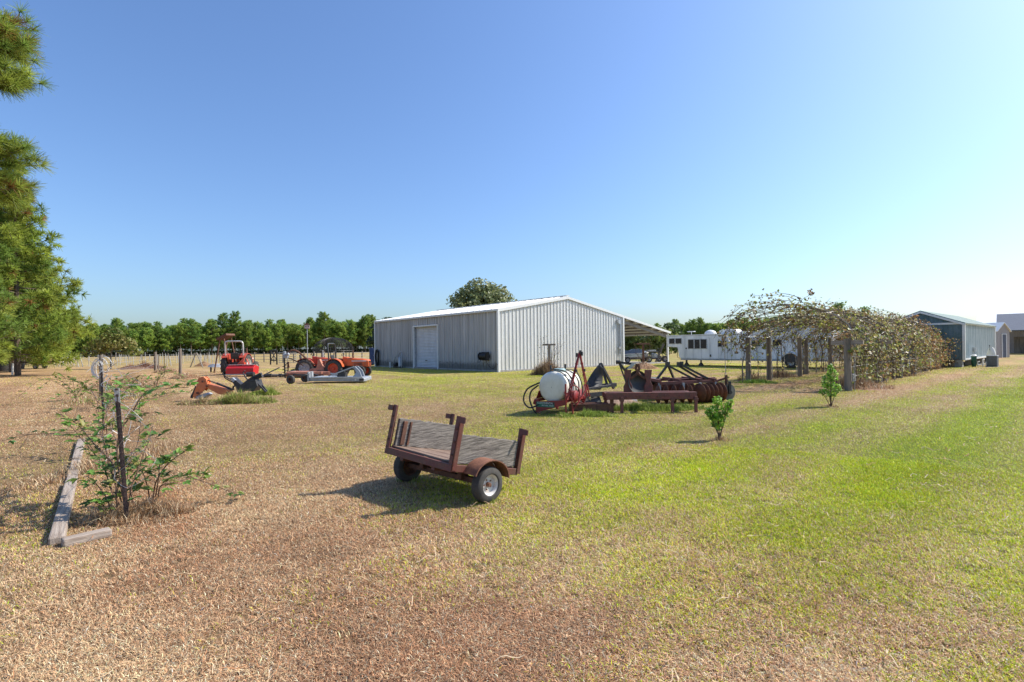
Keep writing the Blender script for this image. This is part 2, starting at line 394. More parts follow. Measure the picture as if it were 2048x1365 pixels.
def turf(n, r0, r1, p):
    x, y, rr = polar(n, r0, r1, p)
    keep = (fnoise(x * 9, y * 9, 51, 2) + rng.uniform(-.22, .22, n)) > np.clip(.32 - rr * .012, .05, 1)   # tufts and gaps
    x, y, rr = x[keep], y[keep], rr[keep]; n = len(x)
    g, r, tone = lawn(x, y)
    isg = rng.uniform(0, 1, n) < g ** 1.1
    red = np.clip(r + rng.normal(0, 0.30, n), 0, 1)[:, None]
    cl = np.array([.68, .455, .255]) * (1 - red) + np.array([.41, .205, .105]) * red
    grey = rng.uniform(0, 1, n) < 0.14
    cl[grey] = np.array([.52, .44, .30])
    cl *= (0.98 * np.exp(rng.normal(0, 0.38, n)))[:, None]
    gc = np.array([.325, .415, .008]) * np.exp(rng.normal(0, 0.30, (n, 1))) * (1 + rng.normal(0, 0.10, (n, 3)))
    yel = rng.uniform(0, 1, n) < 0.45
    gc[yel] = gc[yel] * np.array([1.5, 1.12, 1.0])
    cl[isg] = gc[isg] * 1.33
    cl = np.clip(cl * tone[:, None] ** 1.3, 0.008, 0.88)
    ln = rng.uniform(0.016, 0.045, n); wd = rng.uniform(0.0018, 0.0045, n) * np.maximum(1, rr / 8.0)
    lean = np.where(isg, rng.uniform(0.5, 1.45, n), rng.uniform(0.85, 1.55, n))
    return x, y, ln, wd, lean, cl
x, y, ln, wd, lean, cl = turf(1250000, 1.9, 8.0, 1.5)
bv, bf, bc = blades(x, y, ln, wd, lean, cl)
x, y, ln, wd, lean, cl = turf(1300000, 8.0, 44, 1.62)     # farther off: one face per blade
n = len(x); th = rng.uniform(0, 2 * np.pi, n); d = np.stack([np.cos(th), np.sin(th)], 1); sd = np.stack([-d[:, 1], d[:, 0]], 1)
ln = ln * 1.15; hz = ln * np.cos(np.minimum(lean, 1.42)); fw = ln * np.sin(lean)
v3 = np.zeros((n, 3, 3), np.float32); bs = np.stack([x, y], 1)
v3[:, 0, :2] = bs - sd * (wd / 2)[:, None]; v3[:, 1, :2] = bs + sd * (wd / 2)[:, None]; v3[:, 2, :2] = bs + d * fw[:, None]; v3[:, 2, 2] = hz
f3 = np.arange(n * 3).reshape(-1, 3) + len(bv)
grass = nmesh('grass', np.concatenate([bv, v3.reshape(-1, 3)]), np.concatenate([bf, f3]), M['grass'], None, np.concatenate([bc, np.repeat(cl, 3, 0)]))
del bv, bf, bc, v3, f3, cl, x, y, ln, wd, lean, hz, fw, th, d, sd, bs
tag(grass, 'short mown lawn, dry straw brown on the left and green on the right', 'grass', kind='stuff')
# cut stems lying loose on the lawn
NS = 1500
x, y, rr = polar(NS, 1.9, 13, 1.5)
pts = []
vs, fs, cs = [], [], []
for j in range(NS):
    n = 6; L_ = random.uniform(0.05, 0.20) * (1 if random.random() < 0.85 else 1.8); t0 = random.uniform(0, 6.28); kq = random.gauss(0, 1.8)
    w = random.uniform(0.0011, 0.0022) * max(1, rr[j] / 4.5); px_, py_ = x[j], y[j]; o = len(vs)
    z0 = random.uniform(0.025, 0.05)
    c = random.choice(((.55, .38, .22), (.50, .31, .17), (.58, .45, .29), (.42, .20, .09)))
    for q in range(n):
        th = t0 + kq * q / n * L_ * 5
        sx, sy = -math.sin(th), math.cos(th)
        z = z0 + 0.012 * math.sin(q * 1.3 + j)
        vs += [(px_ - sx * w, py_ - sy * w, z), (px_ + sx * w, py_ + sy * w, z + 0.002)]; cs += [c, c]
        if q: fs.append((o + 2 * q - 2, o + 2 * q - 1, o + 2 * q + 1, o + 2 * q))
        px_ += math.cos(th) * L_ / n; py_ += math.sin(th) * L_ / n
o = nmesh('straw_litter', vs, fs, M['grass'], None, np.array(cs))
tag(o, 'loose cut dry stems lying on the lawn', 'straw', kind='stuff')
# ------------------------------------------------------------------ the metal barn (local x along its end wall, local y along its long side)
M['barnwall'] = mat('galvanised_wall', (0.73, 0.72, 0.69), 0.45, 0.15, col2=(0.64, 0.63, 0.60), scale=2.5, stretch=(1, 1, 0.15), var=0.05)
M['barnroof'] = mat('white_roof_sheet', (0.80, 0.80, 0.78), 0.4, 0.1, col2=(0.74, 0.74, 0.72), scale=1.5, var=0.03)
M['barntrim'] = mat('white_trim', (0.78, 0.78, 0.76), 0.45, var=0.04)
M['rollup'] = mat('rollup_door', (0.64, 0.65, 0.66), 0.45, col2=(0.54, 0.55, 0.56), scale=2, var=0.04)
M['purlin'] = mat('grey_purlin', (0.30, 0.27, 0.25), 0.7, col2=(0.22, 0.19, 0.17), scale=4)
# stained lower band on the long wall
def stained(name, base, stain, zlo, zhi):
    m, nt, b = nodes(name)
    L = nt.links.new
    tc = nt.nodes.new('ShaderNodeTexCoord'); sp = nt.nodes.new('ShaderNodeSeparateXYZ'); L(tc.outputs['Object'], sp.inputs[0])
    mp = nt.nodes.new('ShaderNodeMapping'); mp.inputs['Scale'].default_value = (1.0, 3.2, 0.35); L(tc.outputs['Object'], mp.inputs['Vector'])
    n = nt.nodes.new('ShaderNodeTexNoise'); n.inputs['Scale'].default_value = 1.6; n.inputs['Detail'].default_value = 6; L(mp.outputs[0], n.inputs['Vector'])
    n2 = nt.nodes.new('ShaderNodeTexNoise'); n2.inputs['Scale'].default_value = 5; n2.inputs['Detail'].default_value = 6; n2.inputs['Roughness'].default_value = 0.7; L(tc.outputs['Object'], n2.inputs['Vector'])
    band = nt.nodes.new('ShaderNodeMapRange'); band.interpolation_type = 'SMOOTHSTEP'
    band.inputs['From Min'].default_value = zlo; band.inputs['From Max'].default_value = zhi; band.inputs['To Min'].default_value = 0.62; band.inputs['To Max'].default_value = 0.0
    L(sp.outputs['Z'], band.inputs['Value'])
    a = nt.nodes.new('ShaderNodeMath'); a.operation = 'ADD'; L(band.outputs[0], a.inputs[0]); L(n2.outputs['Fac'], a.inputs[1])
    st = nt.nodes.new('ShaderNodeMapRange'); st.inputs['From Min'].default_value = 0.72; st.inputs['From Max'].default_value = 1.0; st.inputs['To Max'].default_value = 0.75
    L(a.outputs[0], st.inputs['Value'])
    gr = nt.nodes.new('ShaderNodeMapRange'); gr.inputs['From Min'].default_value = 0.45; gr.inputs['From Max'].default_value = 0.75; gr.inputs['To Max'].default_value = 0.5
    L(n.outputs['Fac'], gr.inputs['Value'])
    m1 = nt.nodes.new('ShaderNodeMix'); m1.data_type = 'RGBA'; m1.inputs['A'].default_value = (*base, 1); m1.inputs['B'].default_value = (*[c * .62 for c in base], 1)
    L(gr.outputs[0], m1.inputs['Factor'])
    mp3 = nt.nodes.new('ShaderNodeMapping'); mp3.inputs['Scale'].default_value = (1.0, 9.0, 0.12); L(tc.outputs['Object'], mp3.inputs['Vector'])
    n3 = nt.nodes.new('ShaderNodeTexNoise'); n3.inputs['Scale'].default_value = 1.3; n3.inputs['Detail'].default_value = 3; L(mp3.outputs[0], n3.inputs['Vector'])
    r3 = nt.nodes.new('ShaderNodeMapRange'); r3.inputs['From Min'].default_value = .3; r3.inputs['From Max'].default_value = .7; r3.inputs['To Min'].default_value = .68; r3.inputs['To Max'].default_value = 1.25; L(n3.outputs['Fac'], r3.inputs['Value'])  # colour streaks standing for the light and dark of the ribs
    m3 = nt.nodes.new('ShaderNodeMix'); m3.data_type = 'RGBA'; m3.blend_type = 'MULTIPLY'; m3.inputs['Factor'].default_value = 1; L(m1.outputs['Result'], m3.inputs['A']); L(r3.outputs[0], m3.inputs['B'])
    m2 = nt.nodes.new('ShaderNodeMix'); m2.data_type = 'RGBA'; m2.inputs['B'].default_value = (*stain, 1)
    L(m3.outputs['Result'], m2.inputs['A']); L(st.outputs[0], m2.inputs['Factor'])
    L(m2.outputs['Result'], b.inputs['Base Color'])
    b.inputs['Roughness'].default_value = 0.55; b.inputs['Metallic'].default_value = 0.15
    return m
M['barnside'] = stained('mildewed_ribshade_wall', (0.47, 0.465, 0.46), (0.10, 0.095, 0.085), 0.15, 0.95)
def ribbed(mb, o, along, out, t0, t1, zb, ztop, pitch=0.305, d=0.042):
    o, along, out = V(o), V(along), V(out)
    pr = []
    k = math.floor(t0 / pitch)
    while k * pitch < t1:
        for ft, dd in ((0.0, 0), (0.36, 0), (0.40, 0.006), (0.46, 0.006), (0.50, 0), (0.78, 0), (0.84, d), (0.93, d), (0.99, 0)):
            t = (k + ft) * pitch
            if t0 < t < t1: pr.append((t, dd))
        k += 1
    pr = [(t0, 0)] + pr + [(t1, 0)]
    vs, fs = [], []
    for t, dd in pr:
        p = o + along * t + out * dd
        vs += [p + V((0, 0, zb)), p + V((0, 0, ztop(t)))]
    for i in range(len(pr) - 1): fs.append((2 * i, 2 * i + 2, 2 * i + 3, 2 * i + 1))
    mb.add(vs, fs)
BX, BY, EAVE, RIDGE, LEAN = 12.25, 15.9, 3.76, 4.84, 18.75
BYAW = math.atan2(0.661, 0.75)
barn = thing('metal_barn', 'large grey ribbed metal barn with white low-pitched roof, roll-up door and open lean-to', 'barn', (-0.81, 30.6, 0), BYAW)
slope = (RIDGE - EAVE) / (BX / 2)
rz = lambda x: RIDGE - abs(x - BX / 2) * slope
mb = MB(); ribbed(mb, (0, 0, 0), (1, 0, 0), (0, -1, 0), 0, BX, 0.0, lambda t: rz(t) - 0.06); mb.build('end_wall', M['barnwall'], barn)
D0, D1, DH = 6.55, 9.77, 3.05
mb = MB()
ribbed(mb, (0, 0, 0), (0, 1, 0), (-1, 0, 0), 0, D0 - 0.06, 0.0, lambda t: EAVE - 0.03)
ribbed(mb, (0, 0, 0), (0, 1, 0), (-1, 0, 0), D1 + 0.06, BY, 0.0, lambda t: EAVE - 0.03)
ribbed(mb, (0, 0, 0), (0, 1, 0), (-1, 0, 0), D0 - 0.06, D1 + 0.06, DH + 0.06, lambda t: EAVE - 0.03)
mb.build('side_wall', M['barnside'], barn)
mb = MB(); ribbed(mb, (0, BY, 0), (1, 0, 0), (0, 1, 0), 0, BX, 0.0, lambda t: rz(t) - 0.06); mb.build('rear_wall', M['barnwall'], barn)
mb = MB(); ribbed(mb, (BX, 0, 0), (0, 1, 0), (1, 0, 0), 0, BY, 0.0, lambda t: EAVE - 0.03); mb.build('lean_to_wall', M['barnwall'], barn)
# roof sheets, ribs run down the slope
def roofsheet(x0, z0, x1, z1, y0, y1, th=0.05, pitch=0.61):
    mb = MB(); pr = []
    k = 0; y = y0
    while y < y1 - 0.12:
        pr += [(y, 0), (min(y + pitch - 0.10, y1), 0), (min(y + pitch - 0.07, y1), 0.035), (min(y + pitch - 0.03, y1), 0.035)]; y += pitch
    pr.append((y1, 0))
    vs, fs = [], []
    for y, d in pr:
        vs += [(x0, y, z0 + d), (x1, y, z1 + d), (x0, y, z0 - th), (x1, y, z1 - th)]
    for i in range(len(pr) - 1):
        a, b_ = 4 * i, 4 * i + 4
        fs += [(a, b_, b_ + 1, a + 1), (a + 2, a + 3, b_ + 3, b_ + 2), (a, a + 2, b_ + 2, b_), (a + 1, b_ + 1, b_ + 3, a + 3)]
    fs += [(0, 1, 3, 2), (len(vs) - 4, len(vs) - 2, len(vs) - 1, len(vs) - 3)]
    mb.add(vs, fs); return mb
OV = 0.10
rf = roofsheet(-OV, rz(-OV) + 0.05, BX / 2 - 0.002, RIDGE + 0.05, -0.06, BY + 0.06).build('roof', M['barnroof'], barn)
roofsheet(LEAN + 0.1, rz(LEAN + 0.1) + 0.05, BX / 2 + 0.002, RIDGE + 0.05, -0.06, BY + 0.06).build('roof', M['barnroof'], barn)
mb = MB(); mb.bar((BX / 2, -0.08, RIDGE + 0.105), (BX / 2, BY + 0.08, RIDGE + 0.105), 0.34, 0.03, up=(0, 0, 1)); mb.build('ridge_cap', M['barntrim'], rf)
# trims
for x, y in ((-0.045, -0.045), (BX + 0.045, -0.045), (-0.045, BY + 0.045)): MB().box((x, y, EAVE / 2 - 0.05), (0.14, 0.14, EAVE - 0.1)).build('corner_trim', M['barntrim'], barn)
mb = MB()
for s_ in (0, 1):
    xa, xb = ((-OV, BX / 2), (LEAN + 0.1, BX / 2))[s_]
    mb.prism([(xa, -0.10, rz(xa) - 0.13), (xb, -0.10, RIDGE - 0.13), (xb, -0.10, RIDGE + 0.035), (xa, -0.10, rz(xa) + 0.035)], (0, 0.035, 0))
mb.build('rake_trim', M['barntrim'], barn)
mb = MB(); mb.box((-OV - 0.01, BY / 2, EAVE - 0.05), (0.09, BY + 0.1, 0.10)); mb.build('eave_trim', M['barnwall'], barn)
# roll-up door
mb = MB()
mb.box((-0.03, D1 + 0.03, DH / 2), (0.12, 0.10, DH)); mb.box((-0.03, D0 - 0.03, DH / 2), (0.12, 0.10, DH)); mb.box((-0.03, (D0 + D1) / 2, DH + 0.05), (0.12, D1 - D0 + 0.16, 0.10))
mb.build('door_frame', M['barntrim'], barn, bevel=0.008)
mb = MB(); vs, fs = [], []
NZ = 56
for i in range(NZ + 1):
    z = 0.02 + (DH - 0.02) * i / NZ; dx = 0.20 - 0.03 * (0.5 + 0.5 * math.cos(i * math.pi))
    vs += [(dx, D0 + 0.02, z), (dx, D1 - 0.02, z)]
for i in range(NZ): fs.append((2 * i, 2 * i + 1, 2 * i + 3, 2 * i + 2))
mb.add(vs, fs); dr = mb.build('rollup_door', M['rollup'], barn)
mb = MB(); mb.box((0.17, (D0 + D1) / 2, 0.06), (0.05, D1 - D0 - 0.05, 0.09)); mb.box((0.155, (D0 + D1) / 2 + 0.2, 0.6), (0.03, 0.22, 0.05)); mb.build('door_handle', M['black'], dr)
for y in (D0 - 0.002, D1 - 0.018): MB().box((0.125, y + 0.01, DH / 2), (0.19, 0.02, DH)).build('door_jamb', M['steel'], barn)
# lean-to: posts, beam, purlins, rear gable strip
for y in (0.1, BY / 3, BY * 2 / 3, BY - 0.1):
    mb = MB(); mb.box((LEAN - 0.1, y, rz(LEAN) / 2 - 0.06), (0.13, 0.13, rz(LEAN) - 0.12)); mb.build('post', M['barntrim'], barn)
mb = MB(); mb.box((LEAN - 0.1, BY / 2, rz(LEAN) - 0.17), (0.10, BY, 0.20))
mb.build('eave_beam', M['barntrim'], barn)
for k in range(6):
    x = BX + 0.5 + k * 1.15
    mb = MB(); mb.bar((x, 0.02, rz(x) - 0.12), (x, BY - 0.02, rz(x) - 0.12), 0.06, 0.16, up=(0, 0, 1)); mb.build('purlin', M['purlin'], barn)
for y in (0.25, BY / 3, BY * 2 / 3):
    mb = MB(); mb.bar((BX + 0.05, y, rz(BX) - 0.34), (LEAN - 0.16, y, rz(LEAN) - 0.34), 0.12, 0.24, up=(0, 0, 1)); mb.build('rafter', M['purlin'], barn)
mb = MB(); mb.box((BX / 2, BY / 2, 0.05), (BX + 0.16, BY + 0.16, 0.10)); mb.box((BX + 3.4, BY / 2, 0.03), (6.5, BY, 0.06)); mb.build('slab', M['concrete'], barn)
# service pipes on the right end of the end wall
mb = MB()
mb.tube([(BX - 0.55, -0.09, 0.3), (BX - 0.55, -0.09, 3.4)], 0.03, 8); mb.tube([(BX - 0.38, -0.09, 0.9), (BX - 0.40, -0.09, 3.5)], 0.045, 8)
mb.tube([(BX - 0.28, -0.09, 1.5), (BX - 0.2, -0.12, 0.7), (BX - 0.25, -0.1, 0.2)], 0.015, 6); mb.box((BX - 0.5, -0.11, 1.35), (0.20, 0.10, 0.16)); mb.box((BX - 0.62, -0.13, 3.3), (0.24, 0.2, 0.3))
mb.build('conduit', M['steel'], barn)
BM = Matrix.Translation((-0.81, 30.6, 0)) @ Matrix.Rotation(BYAW, 4, 'Z')
def bw(x, y, z=0.0): return BM @ V((x, y, z))

# hose reel on the long wall, near the corner
h = thing('hose_reel', 'black hose reel hanging on the barn side wall beside the white corner trim', 'hose reel', bw(-0.12, 0.80), BYAW)
h.scale = (.75, .78, .85)
mb = MB(); mb.box((-0.06, 0.35, 1.12), (0.05, 0.9, 0.62)); mb.box((-0.2, -0.12, 1.12), (0.28, 0.03, 0.55)); mb.box((-0.2, 0.82, 1.12), (0.28, 0.03, 0.55)); mb.build('bracket', M['black'], h)
mb = MB(); mb.lathe((-0.22, -0.1, 1.12), (0, 1, 0), [(0, 0.001), (0, 0.27), (0.03, 0.27), (0.03, 0.17)] + [(0.05 + 0.05 * k, 0.20 + 0.02 * (k % 2)) for k in range(17)] + [(0.88, 0.17), (0.88, 0.27), (0.91, 0.27), (0.91, 0.001)], 20); mb.build('drum', M['blackhose'], h, True)
mb = MB(); mb.hose([(-0.3, 0.1, 1.0), (-0.34, -0.1, 0.75), (-0.3, -0.5, 0.35), (-0.25, -0.95, 0.28), (-0.2, -1.12, 0.62), (-0.12, -1.2, 0.5)], 0.022, 6)
mb.hose([(-0.3, 0.6, 0.9), (-0.34, 0.75, 0.7), (-0.32, 0.98, 0.72), (-0.22, 0.98, 0.95)], 0.02, 6); mb.build('hose', M['blackhose'], h, True)
# pump with pipes left of the roll-up door
h = thing('water_pump', 'small grey water pump with pipes standing against the barn left of its door', 'pump', bw(-0.45, 11.25), BYAW)
mb = MB(); mb.lathe((0, 0.35, 0.28), (0, 1, 0), [(0, 0.01), (0, 0.14), (0.3, 0.15), (0.34, 0.10), (0.42, 0.09), (0.42, 0.01)], 14); mb.box((0, 0.2, 0.08), (0.34, 0.9, 0.10)); mb.build('pump_body', M['black'], h, True)
mb = MB(); mb.lathe((0, -0.12, 0), (0, 0, 1), [(0, 0.01), (0, 0.13), (0.75, 0.13), (0.86, 0.06), (0.86, 0.01)], 14); mb.build('pressure_tank', M['steel'], h, True)
mb = MB(); mb.tube([(0.02, -0.35, 0.0), (0.02, -0.35, 1.0), (0.1, -0.2, 1.2), (0.1, 0, 1.25), (0.05, 0.2, 0.9), (0, 0.3, 0.45)], 0.035, 7); mb.tube([(-0.1, 0.75, 0.3), (-0.1, 0.35, 0.85), (-0.05, 0.1, 1.0)], 0.03, 7); mb.build('pipe', M['steel'], h, True)
h = tag(MB().lathe((0, 0, 0), (0, 0, 1), [(0, 0.01), (0, 0.055), (0.38, 0.055), (0.38, 0.065), (0.44, 0.065), (0.44, 0.01)], 12).build('standpipe', M['white'], None, True), 'short white plastic standpipe beside the grey water pump at the barn wall', 'pipe')
h.location = bw(-0.5, 12.6)
h = thing('hose_hanger', 'coiled black hose hung at the far left end of the barn wall', 'hose', bw(-0.1, 15.4), BYAW)
mb = MB()
for k in range(9):
    r_ = 0.22 + 0.012 * k
    mb.tube([(-0.05 - 0.025 * (k % 4), 0.0 + r_ * math.sin(a), 0.85 + 1.9 * r_ * math.cos(a) * (1 if math.cos(a) > 0 else 1.3)) for a in [2 * math.pi * q / 18 for q in range(19)]], 0.022, 6, caps=False)
mb.build('hose_coil', M['blackhose'], h, True)
mb = MB(); mb.box((0.05, 0, 1.2), (0.1, 0.2, 0.3)); mb.build('hanger', M['steel'], h)
h = thing('storage_cabinet', 'tall plain blue cabinet standing outside the far end of the barn', 'cabinet', G(744, 731), R(20))
mb = MB(); mb.box((0, 0, 0.83), (0.42, 0.42, 1.50)); mb.build('cabinet_body', M['blue'], h, bevel=0.02)
mb = MB(); mb.box((0, 0, 0.04), (0.36, 0.36, 0.08)); mb.build('plinth', M['black'], h)
mb = MB(); mb.box((0, -0.217, 0.85), (0.36, 0.012, 1.36)); d_ = mb.build('door', M['blue'], h, bevel=0.004)
mb = MB(); mb.box((0.13, -0.232, 0.9), (0.02, 0.02, 0.14)); mb.build('handle', M['steel'], d_)

# ------------------------------------------------------------------ under the lean-to
h = thing('jet_ski', 'blue and white jet ski with teal stripe on a low trailer under the lean-to', 'jet ski', bw(16.6, 2.3, 0.06), R(8))
hull = MB(); vs, fs = [], []
prof = [(-1.45, .40, .40, .62), (-1.0, .50, .28, .66), (-0.2, .55, .24, .72), (0.6, .52, .24, .78), (1.1, .36, .30, .80), (1.5, .06, .52, .80)]
for x_, w_, zb_, zt_ in prof:
    vs += [(x_, -w_, zt_), (x_, -w_ * 0.95, (zt_ + zb_) / 2), (x_, 0, zb_), (x_, w_ * 0.95, (zt_ + zb_) / 2), (x_, w_, zt_), (x_, w_ * 0.4, zt_ + 0.08), (x_, -w_ * 0.4, zt_ + 0.08)]
n = 7
fs = [(i * n + k, i * n + (k + 1) % n, (i + 1) * n + (k + 1) % n, (i + 1) * n + k) for i in range(5) for k in range(n)] + [tuple(range(n)), tuple(5 * n + k for k in range(n))]
hull.add(vs, fs); hull.build('hull', M['white'], h, True)
mb = MB(); vs = []
for x_, w_, z0_, z1_ in [(-1.2, .2, .72, .98), (-0.2, .22, .78, 1.02), (0.1, .30, .80, 1.12), (0.7, .34, .84, 1.15), (1.2, .18, .84, .98), (1.4, .05, .84, .86)]:
    vs += [(x_, -w_, z0_), (x_, -w_ * .6, z1_), (x_, w_ * .6, z1_), (x_, w_, z0_)]
fs = [(i * 4 + k, i * 4 + (k + 1) % 4, (i + 1) * 4 + (k + 1) % 4, (i + 1) * 4 + k) for i in range(5) for k in range(4)] + [(0, 1, 2, 3), (20, 21, 22, 23)]
mb.add(vs, fs); mb.build('cowl', mat('blue_grey_cowl', (0.16, 0.22, 0.34), 0.35, var=0.1), h, True)
mb = MB(); mb.prism([(-1.1, -0.575, .60), (1.0, -0.47, .74), (1.3, -0.30, .86), (0.8, -0.55, .66)], (0, 0.05, 0.0)); mb.build('stripe', mat('teal_stripe', (0.02, 0.25, 0.20), 0.4), h)
mb = MB(); mb.tube([(0.35, -0.38, 1.18), (0.25, 0, 1.22), (0.35, 0.38, 1.18)], 0.025, 7); mb.build('handlebar', M['black'], h)
h = thing('small_boat_trailer', 'low rusty red frame trailer carrying the jet ski under the lean-to', 'trailer', bw(16.6, 2.3, 0.06), R(8))
mb = MB()
mb.bar((-1.5, -0.35, .30), (1.3, -0.35, .30), 0.07); mb.bar((-1.5, 0.35, .30), (1.3, 0.35, .30), 0.07); mb.bar((1.3, -0.35, .30), (2.3, 0, .28), 0.07); mb.bar((1.3, 0.35, .30), (2.3, 0, .28), 0.07); mb.bar((-0.6, -0.65, .22), (-0.6, 0.65, .22), 0.07)
mb.build('frame', M['redfaded'], h)
def wheel(root, c, axis, r, w, rimr, tyre=None, rim=None, lugs=0, hub=None, name='wheel'):
    tyre = tyre or M['rubber']; rim = rim or M['whiterim']
    d, si, u = frame(axis); c = V(c); mb = MB()
    mb.lathe(c, axis, [(-w * .40, rimr), (-w * .5, rimr * 1.12), (-w * .5, r * .86), (-w * .40, r * .965), (-w * .2, r), (w * .2, r), (w * .40, r * .965), (w * .5, r * .86), (w * .5, rimr * 1.12), (w * .40, rimr), (-w * .40, rimr)], 32)
    for k in range(lugs):
        for s_ in (-1, 1):
            a = 2 * math.pi * (k + 0.5 * (s_ > 0)) / lugs; a2 = a + 0.9 * math.pi / lugs * 2
            p = c + (si * math.cos(a) + u * math.sin(a)) * r; q = c + d * (s_ * w * 0.47) + (si * math.cos(a2) + u * math.sin(a2)) * (r * 0.97)
            mb.bar(p, q, r * 0.06, r * 0.11, up=(p - c))
    o = mb.build(name, tyre, root, True)
    mb = MB()
    s_ = 1
    mb.lathe(c, axis, [(-w * .42, rimr * 1.02), (-w * .34, rimr * .93), (-w * .05, rimr * .86), (-w * .02, rimr * .30), (w * .02, rimr * .30), (w * .05, rimr * .86), (w * .34, rimr * .93), (w * .42, rimr * 1.02)], 28)
    mb.lathe(c, axis, [(-w * .03, rimr * .32), (-w * .03, 0.001), ], 20); mb.lathe(c, axis, [(w * .03, rimr * .32), (w * .03, 0.001)], 20)
    ro = mb.build('rim', rim, o, True)
    mb = MB(); mb.lathe(c, axis, [(-w * .38, 0.001), (-w * .38, rimr * .18), (-w * .1, rimr * .24), (w * .1, rimr * .24), (w * .38, rimr * .18), (w * .38, 0.001)], 14)
    for k in range(5):
        a = 2 * math.pi * k / 5
        q = c + (si * math.cos(a) + u * math.sin(a)) * rimr * 0.48
        mb.cyl(q - d * w * .12, q + d * w * .12, rimr * .07, n=6)
    mb.build('hub', hub or M['rust'], o, True)
    return o
for s_ in (-1, 1): wheel(h, (-0.6, s_ * 0.72, .24), (0, 1, 0), .24, .14, .13)
h = thing('stripped_engine_frame', 'dark stripped quad bike frame and engine under the right end of the lean-to', 'quad bike', bw(18.0, 1.0, 0.06), R(15))
mb = MB()
mb.tube([(-.8, -.25, .35), (-.3, -.25, .85), (.4, -.25, .95), (.8, -.25, .45)], .03); mb.tube([(-.8, .25, .35), (-.3, .25, .85), (.4, .25, .95), (.8, .25, .45)], .03)
mb.tube([(-.8, -.25, .35), (.8, -.25, .35)], .03); mb.tube([(-.8, .25, .35), (.8, .25, .35)], .03); mb.tube([(.4, -.25, .95), (.4, .25, .95)], .03); mb.tube([(.5, -.35, 1.2), (.45, 0, 1.1), (.5, .35, 1.2)], .025); mb.tube([(.45, 0, 1.1), (.55, 0, .6)], .03)
mb.build('frame', M['black'], h, True)
mb = MB(); mb.box((0, 0, .55), (.5, .34, .36)); mb.lathe((0, -.25, .6), (0, 1, 0), [(0, .001), (0, .17), (.5, .17), (.5, .001)], 12); mb.box((-.25, 0, .98), (.75, .34, .14)); mb.build('engine', M['steel'], h, bevel=.02)
for x_ in (-.75, .75):
    for s_ in (-1, 1): wheel(h, (x_, s_ * .45, .27), (0, 1, 0), .27, .22, .13)
h = thing('leaning_ramp', 'weathered grey ramp boards leaning against the lean-to corner post', 'ramp', bw(18.5, 0.55, 0.06), R(5))
mb = MB(); mb.bar((-.55, -.12, 0), (.18, -.12, 1.55), .10, .05); mb.bar((-.55, .16, 0), (.18, .16, 1.55), .10, .05)
for k in range(6):
    t = .1 + k * .15; mb.bar((-.55 + .73 * t, -.12, 1.55 * t), (-.55 + .73 * t, .16, 1.55 * t), .04)
mb.build('ramp_frame', M['greywood'], h)

# ------------------------------------------------------------------ long white horse trailer
TD, TN = V((-0.661, 0.75, 0)), V((0.75, 0.661, 0))
tr = thing('horse_trailer', 'long white gooseneck horse trailer with dark windows parked beyond the vine arbor', 'trailer', (18.45, 29.3, 0), math.atan2(0.75, -0.661))   # local x runs to its nose, local y towards the camera side is +y
M['trwhite'] = mat('trailer_skin', (0.78, 0.80, 0.83), 0.4, 0.1, col2=(0.58, 0.60, 0.62), scale=2, stretch=(1, 1, .2), var=0.05)
W2 = 2.4
def tbox(mb, x0, x1, z0, z1, y0=0.0, y1=-W2): mb.box(((x0 + x1) / 2, (y0 + y1) / 2, (z0 + z1) / 2), (x1 - x0, abs(y1 - y0), z1 - z0))
mb = MB(); mb.prism([(0, 0, .50), (9.6, 0, .50), (9.78, 0, .62), (9.9, 0, 1.32), (10.72, 0, 1.36), (10.78, 0, 2.16), (5.0, 0, 2.16), (3.6, 0, 2.46), (0.05, 0, 2.46)], (0, -W2, 0)); body = mb.build('body', M['trwhite'], tr, bevel=0.05)
mb = MB(); mb.prism([(3.6, .03, 2.46), (5.0, .03, 2.16), (10.8, .03, 2.16), (10.8, .03, 2.21), (5.0, .03, 2.21), (3.6, .03, 2.53), (-.02, .03, 2.53), (-.02, .03, 2.46)], (0, -W2 - .06, 0)); mb.build('roof', M['barnroof'], tr)
mb = MB(); tbox(mb, 0, 9.65, .42, .50, .01, -W2 - .01); mb.build('rub_rail', M['greysteel'], tr)
mb = MB()
for k in range(1, 16): mb.box((k * .62, .006, 1.25), (.012, .012, 1.4))
mb.build('panel_seam', M['greysteel'], tr)
def win(x, z, w, h_, bars):
    mb = MB(); mb.box((x, .012, z), (w + .08, .03, h_ + .08)); f_ = mb.build('window', M['steel'], tr, bevel=.01)
    mb = MB(); mb.box((x, .03, z), (w, .012, h_)); mb.build('pane', M['glass'], f_)
    for q in range(1, bars): MB().box((x - w / 2 + w * q / bars, .038, z), (.045, .014, h_)).build('mullion', M['trwhite'], f_)
win(10.05, 1.78, .95, .36, 2); win(8.35, 1.55, 1.35, .62, 3); win(6.55, 1.55, .58, .38, 2); win(3.05, 1.55, .5, .34, 1); win(1.6, 1.55, .5, .34, 1); win(4.35, 1.55, .5, .34, 1)
mb = MB(); mb.box((5.75, .012, 1.22), (.78, .025, 1.42)); d_ = mb.build('door', M['trwhite'], tr, bevel=.02)
mb = MB(); mb.box((6.05, .035, 1.15), (.05, .03, .16)); mb.build('handle', M['black'], d_)
mb = MB(); mb.box((5.6, .03, .93), (.24, .012, .10)); mb.build('plate', M['black'], d_)
MB().box((7.4, .012, .74), (.10, .02, .16)).build('vent', M['black'], tr); MB().box((9.2, .012, 1.25), (.10, .02, .10)).build('vent', M['black'], tr)
for x_ in (2.3,):
    wheel(tr, (x_, -.14, .37), (0, 1, 0), .37, .22, .20)
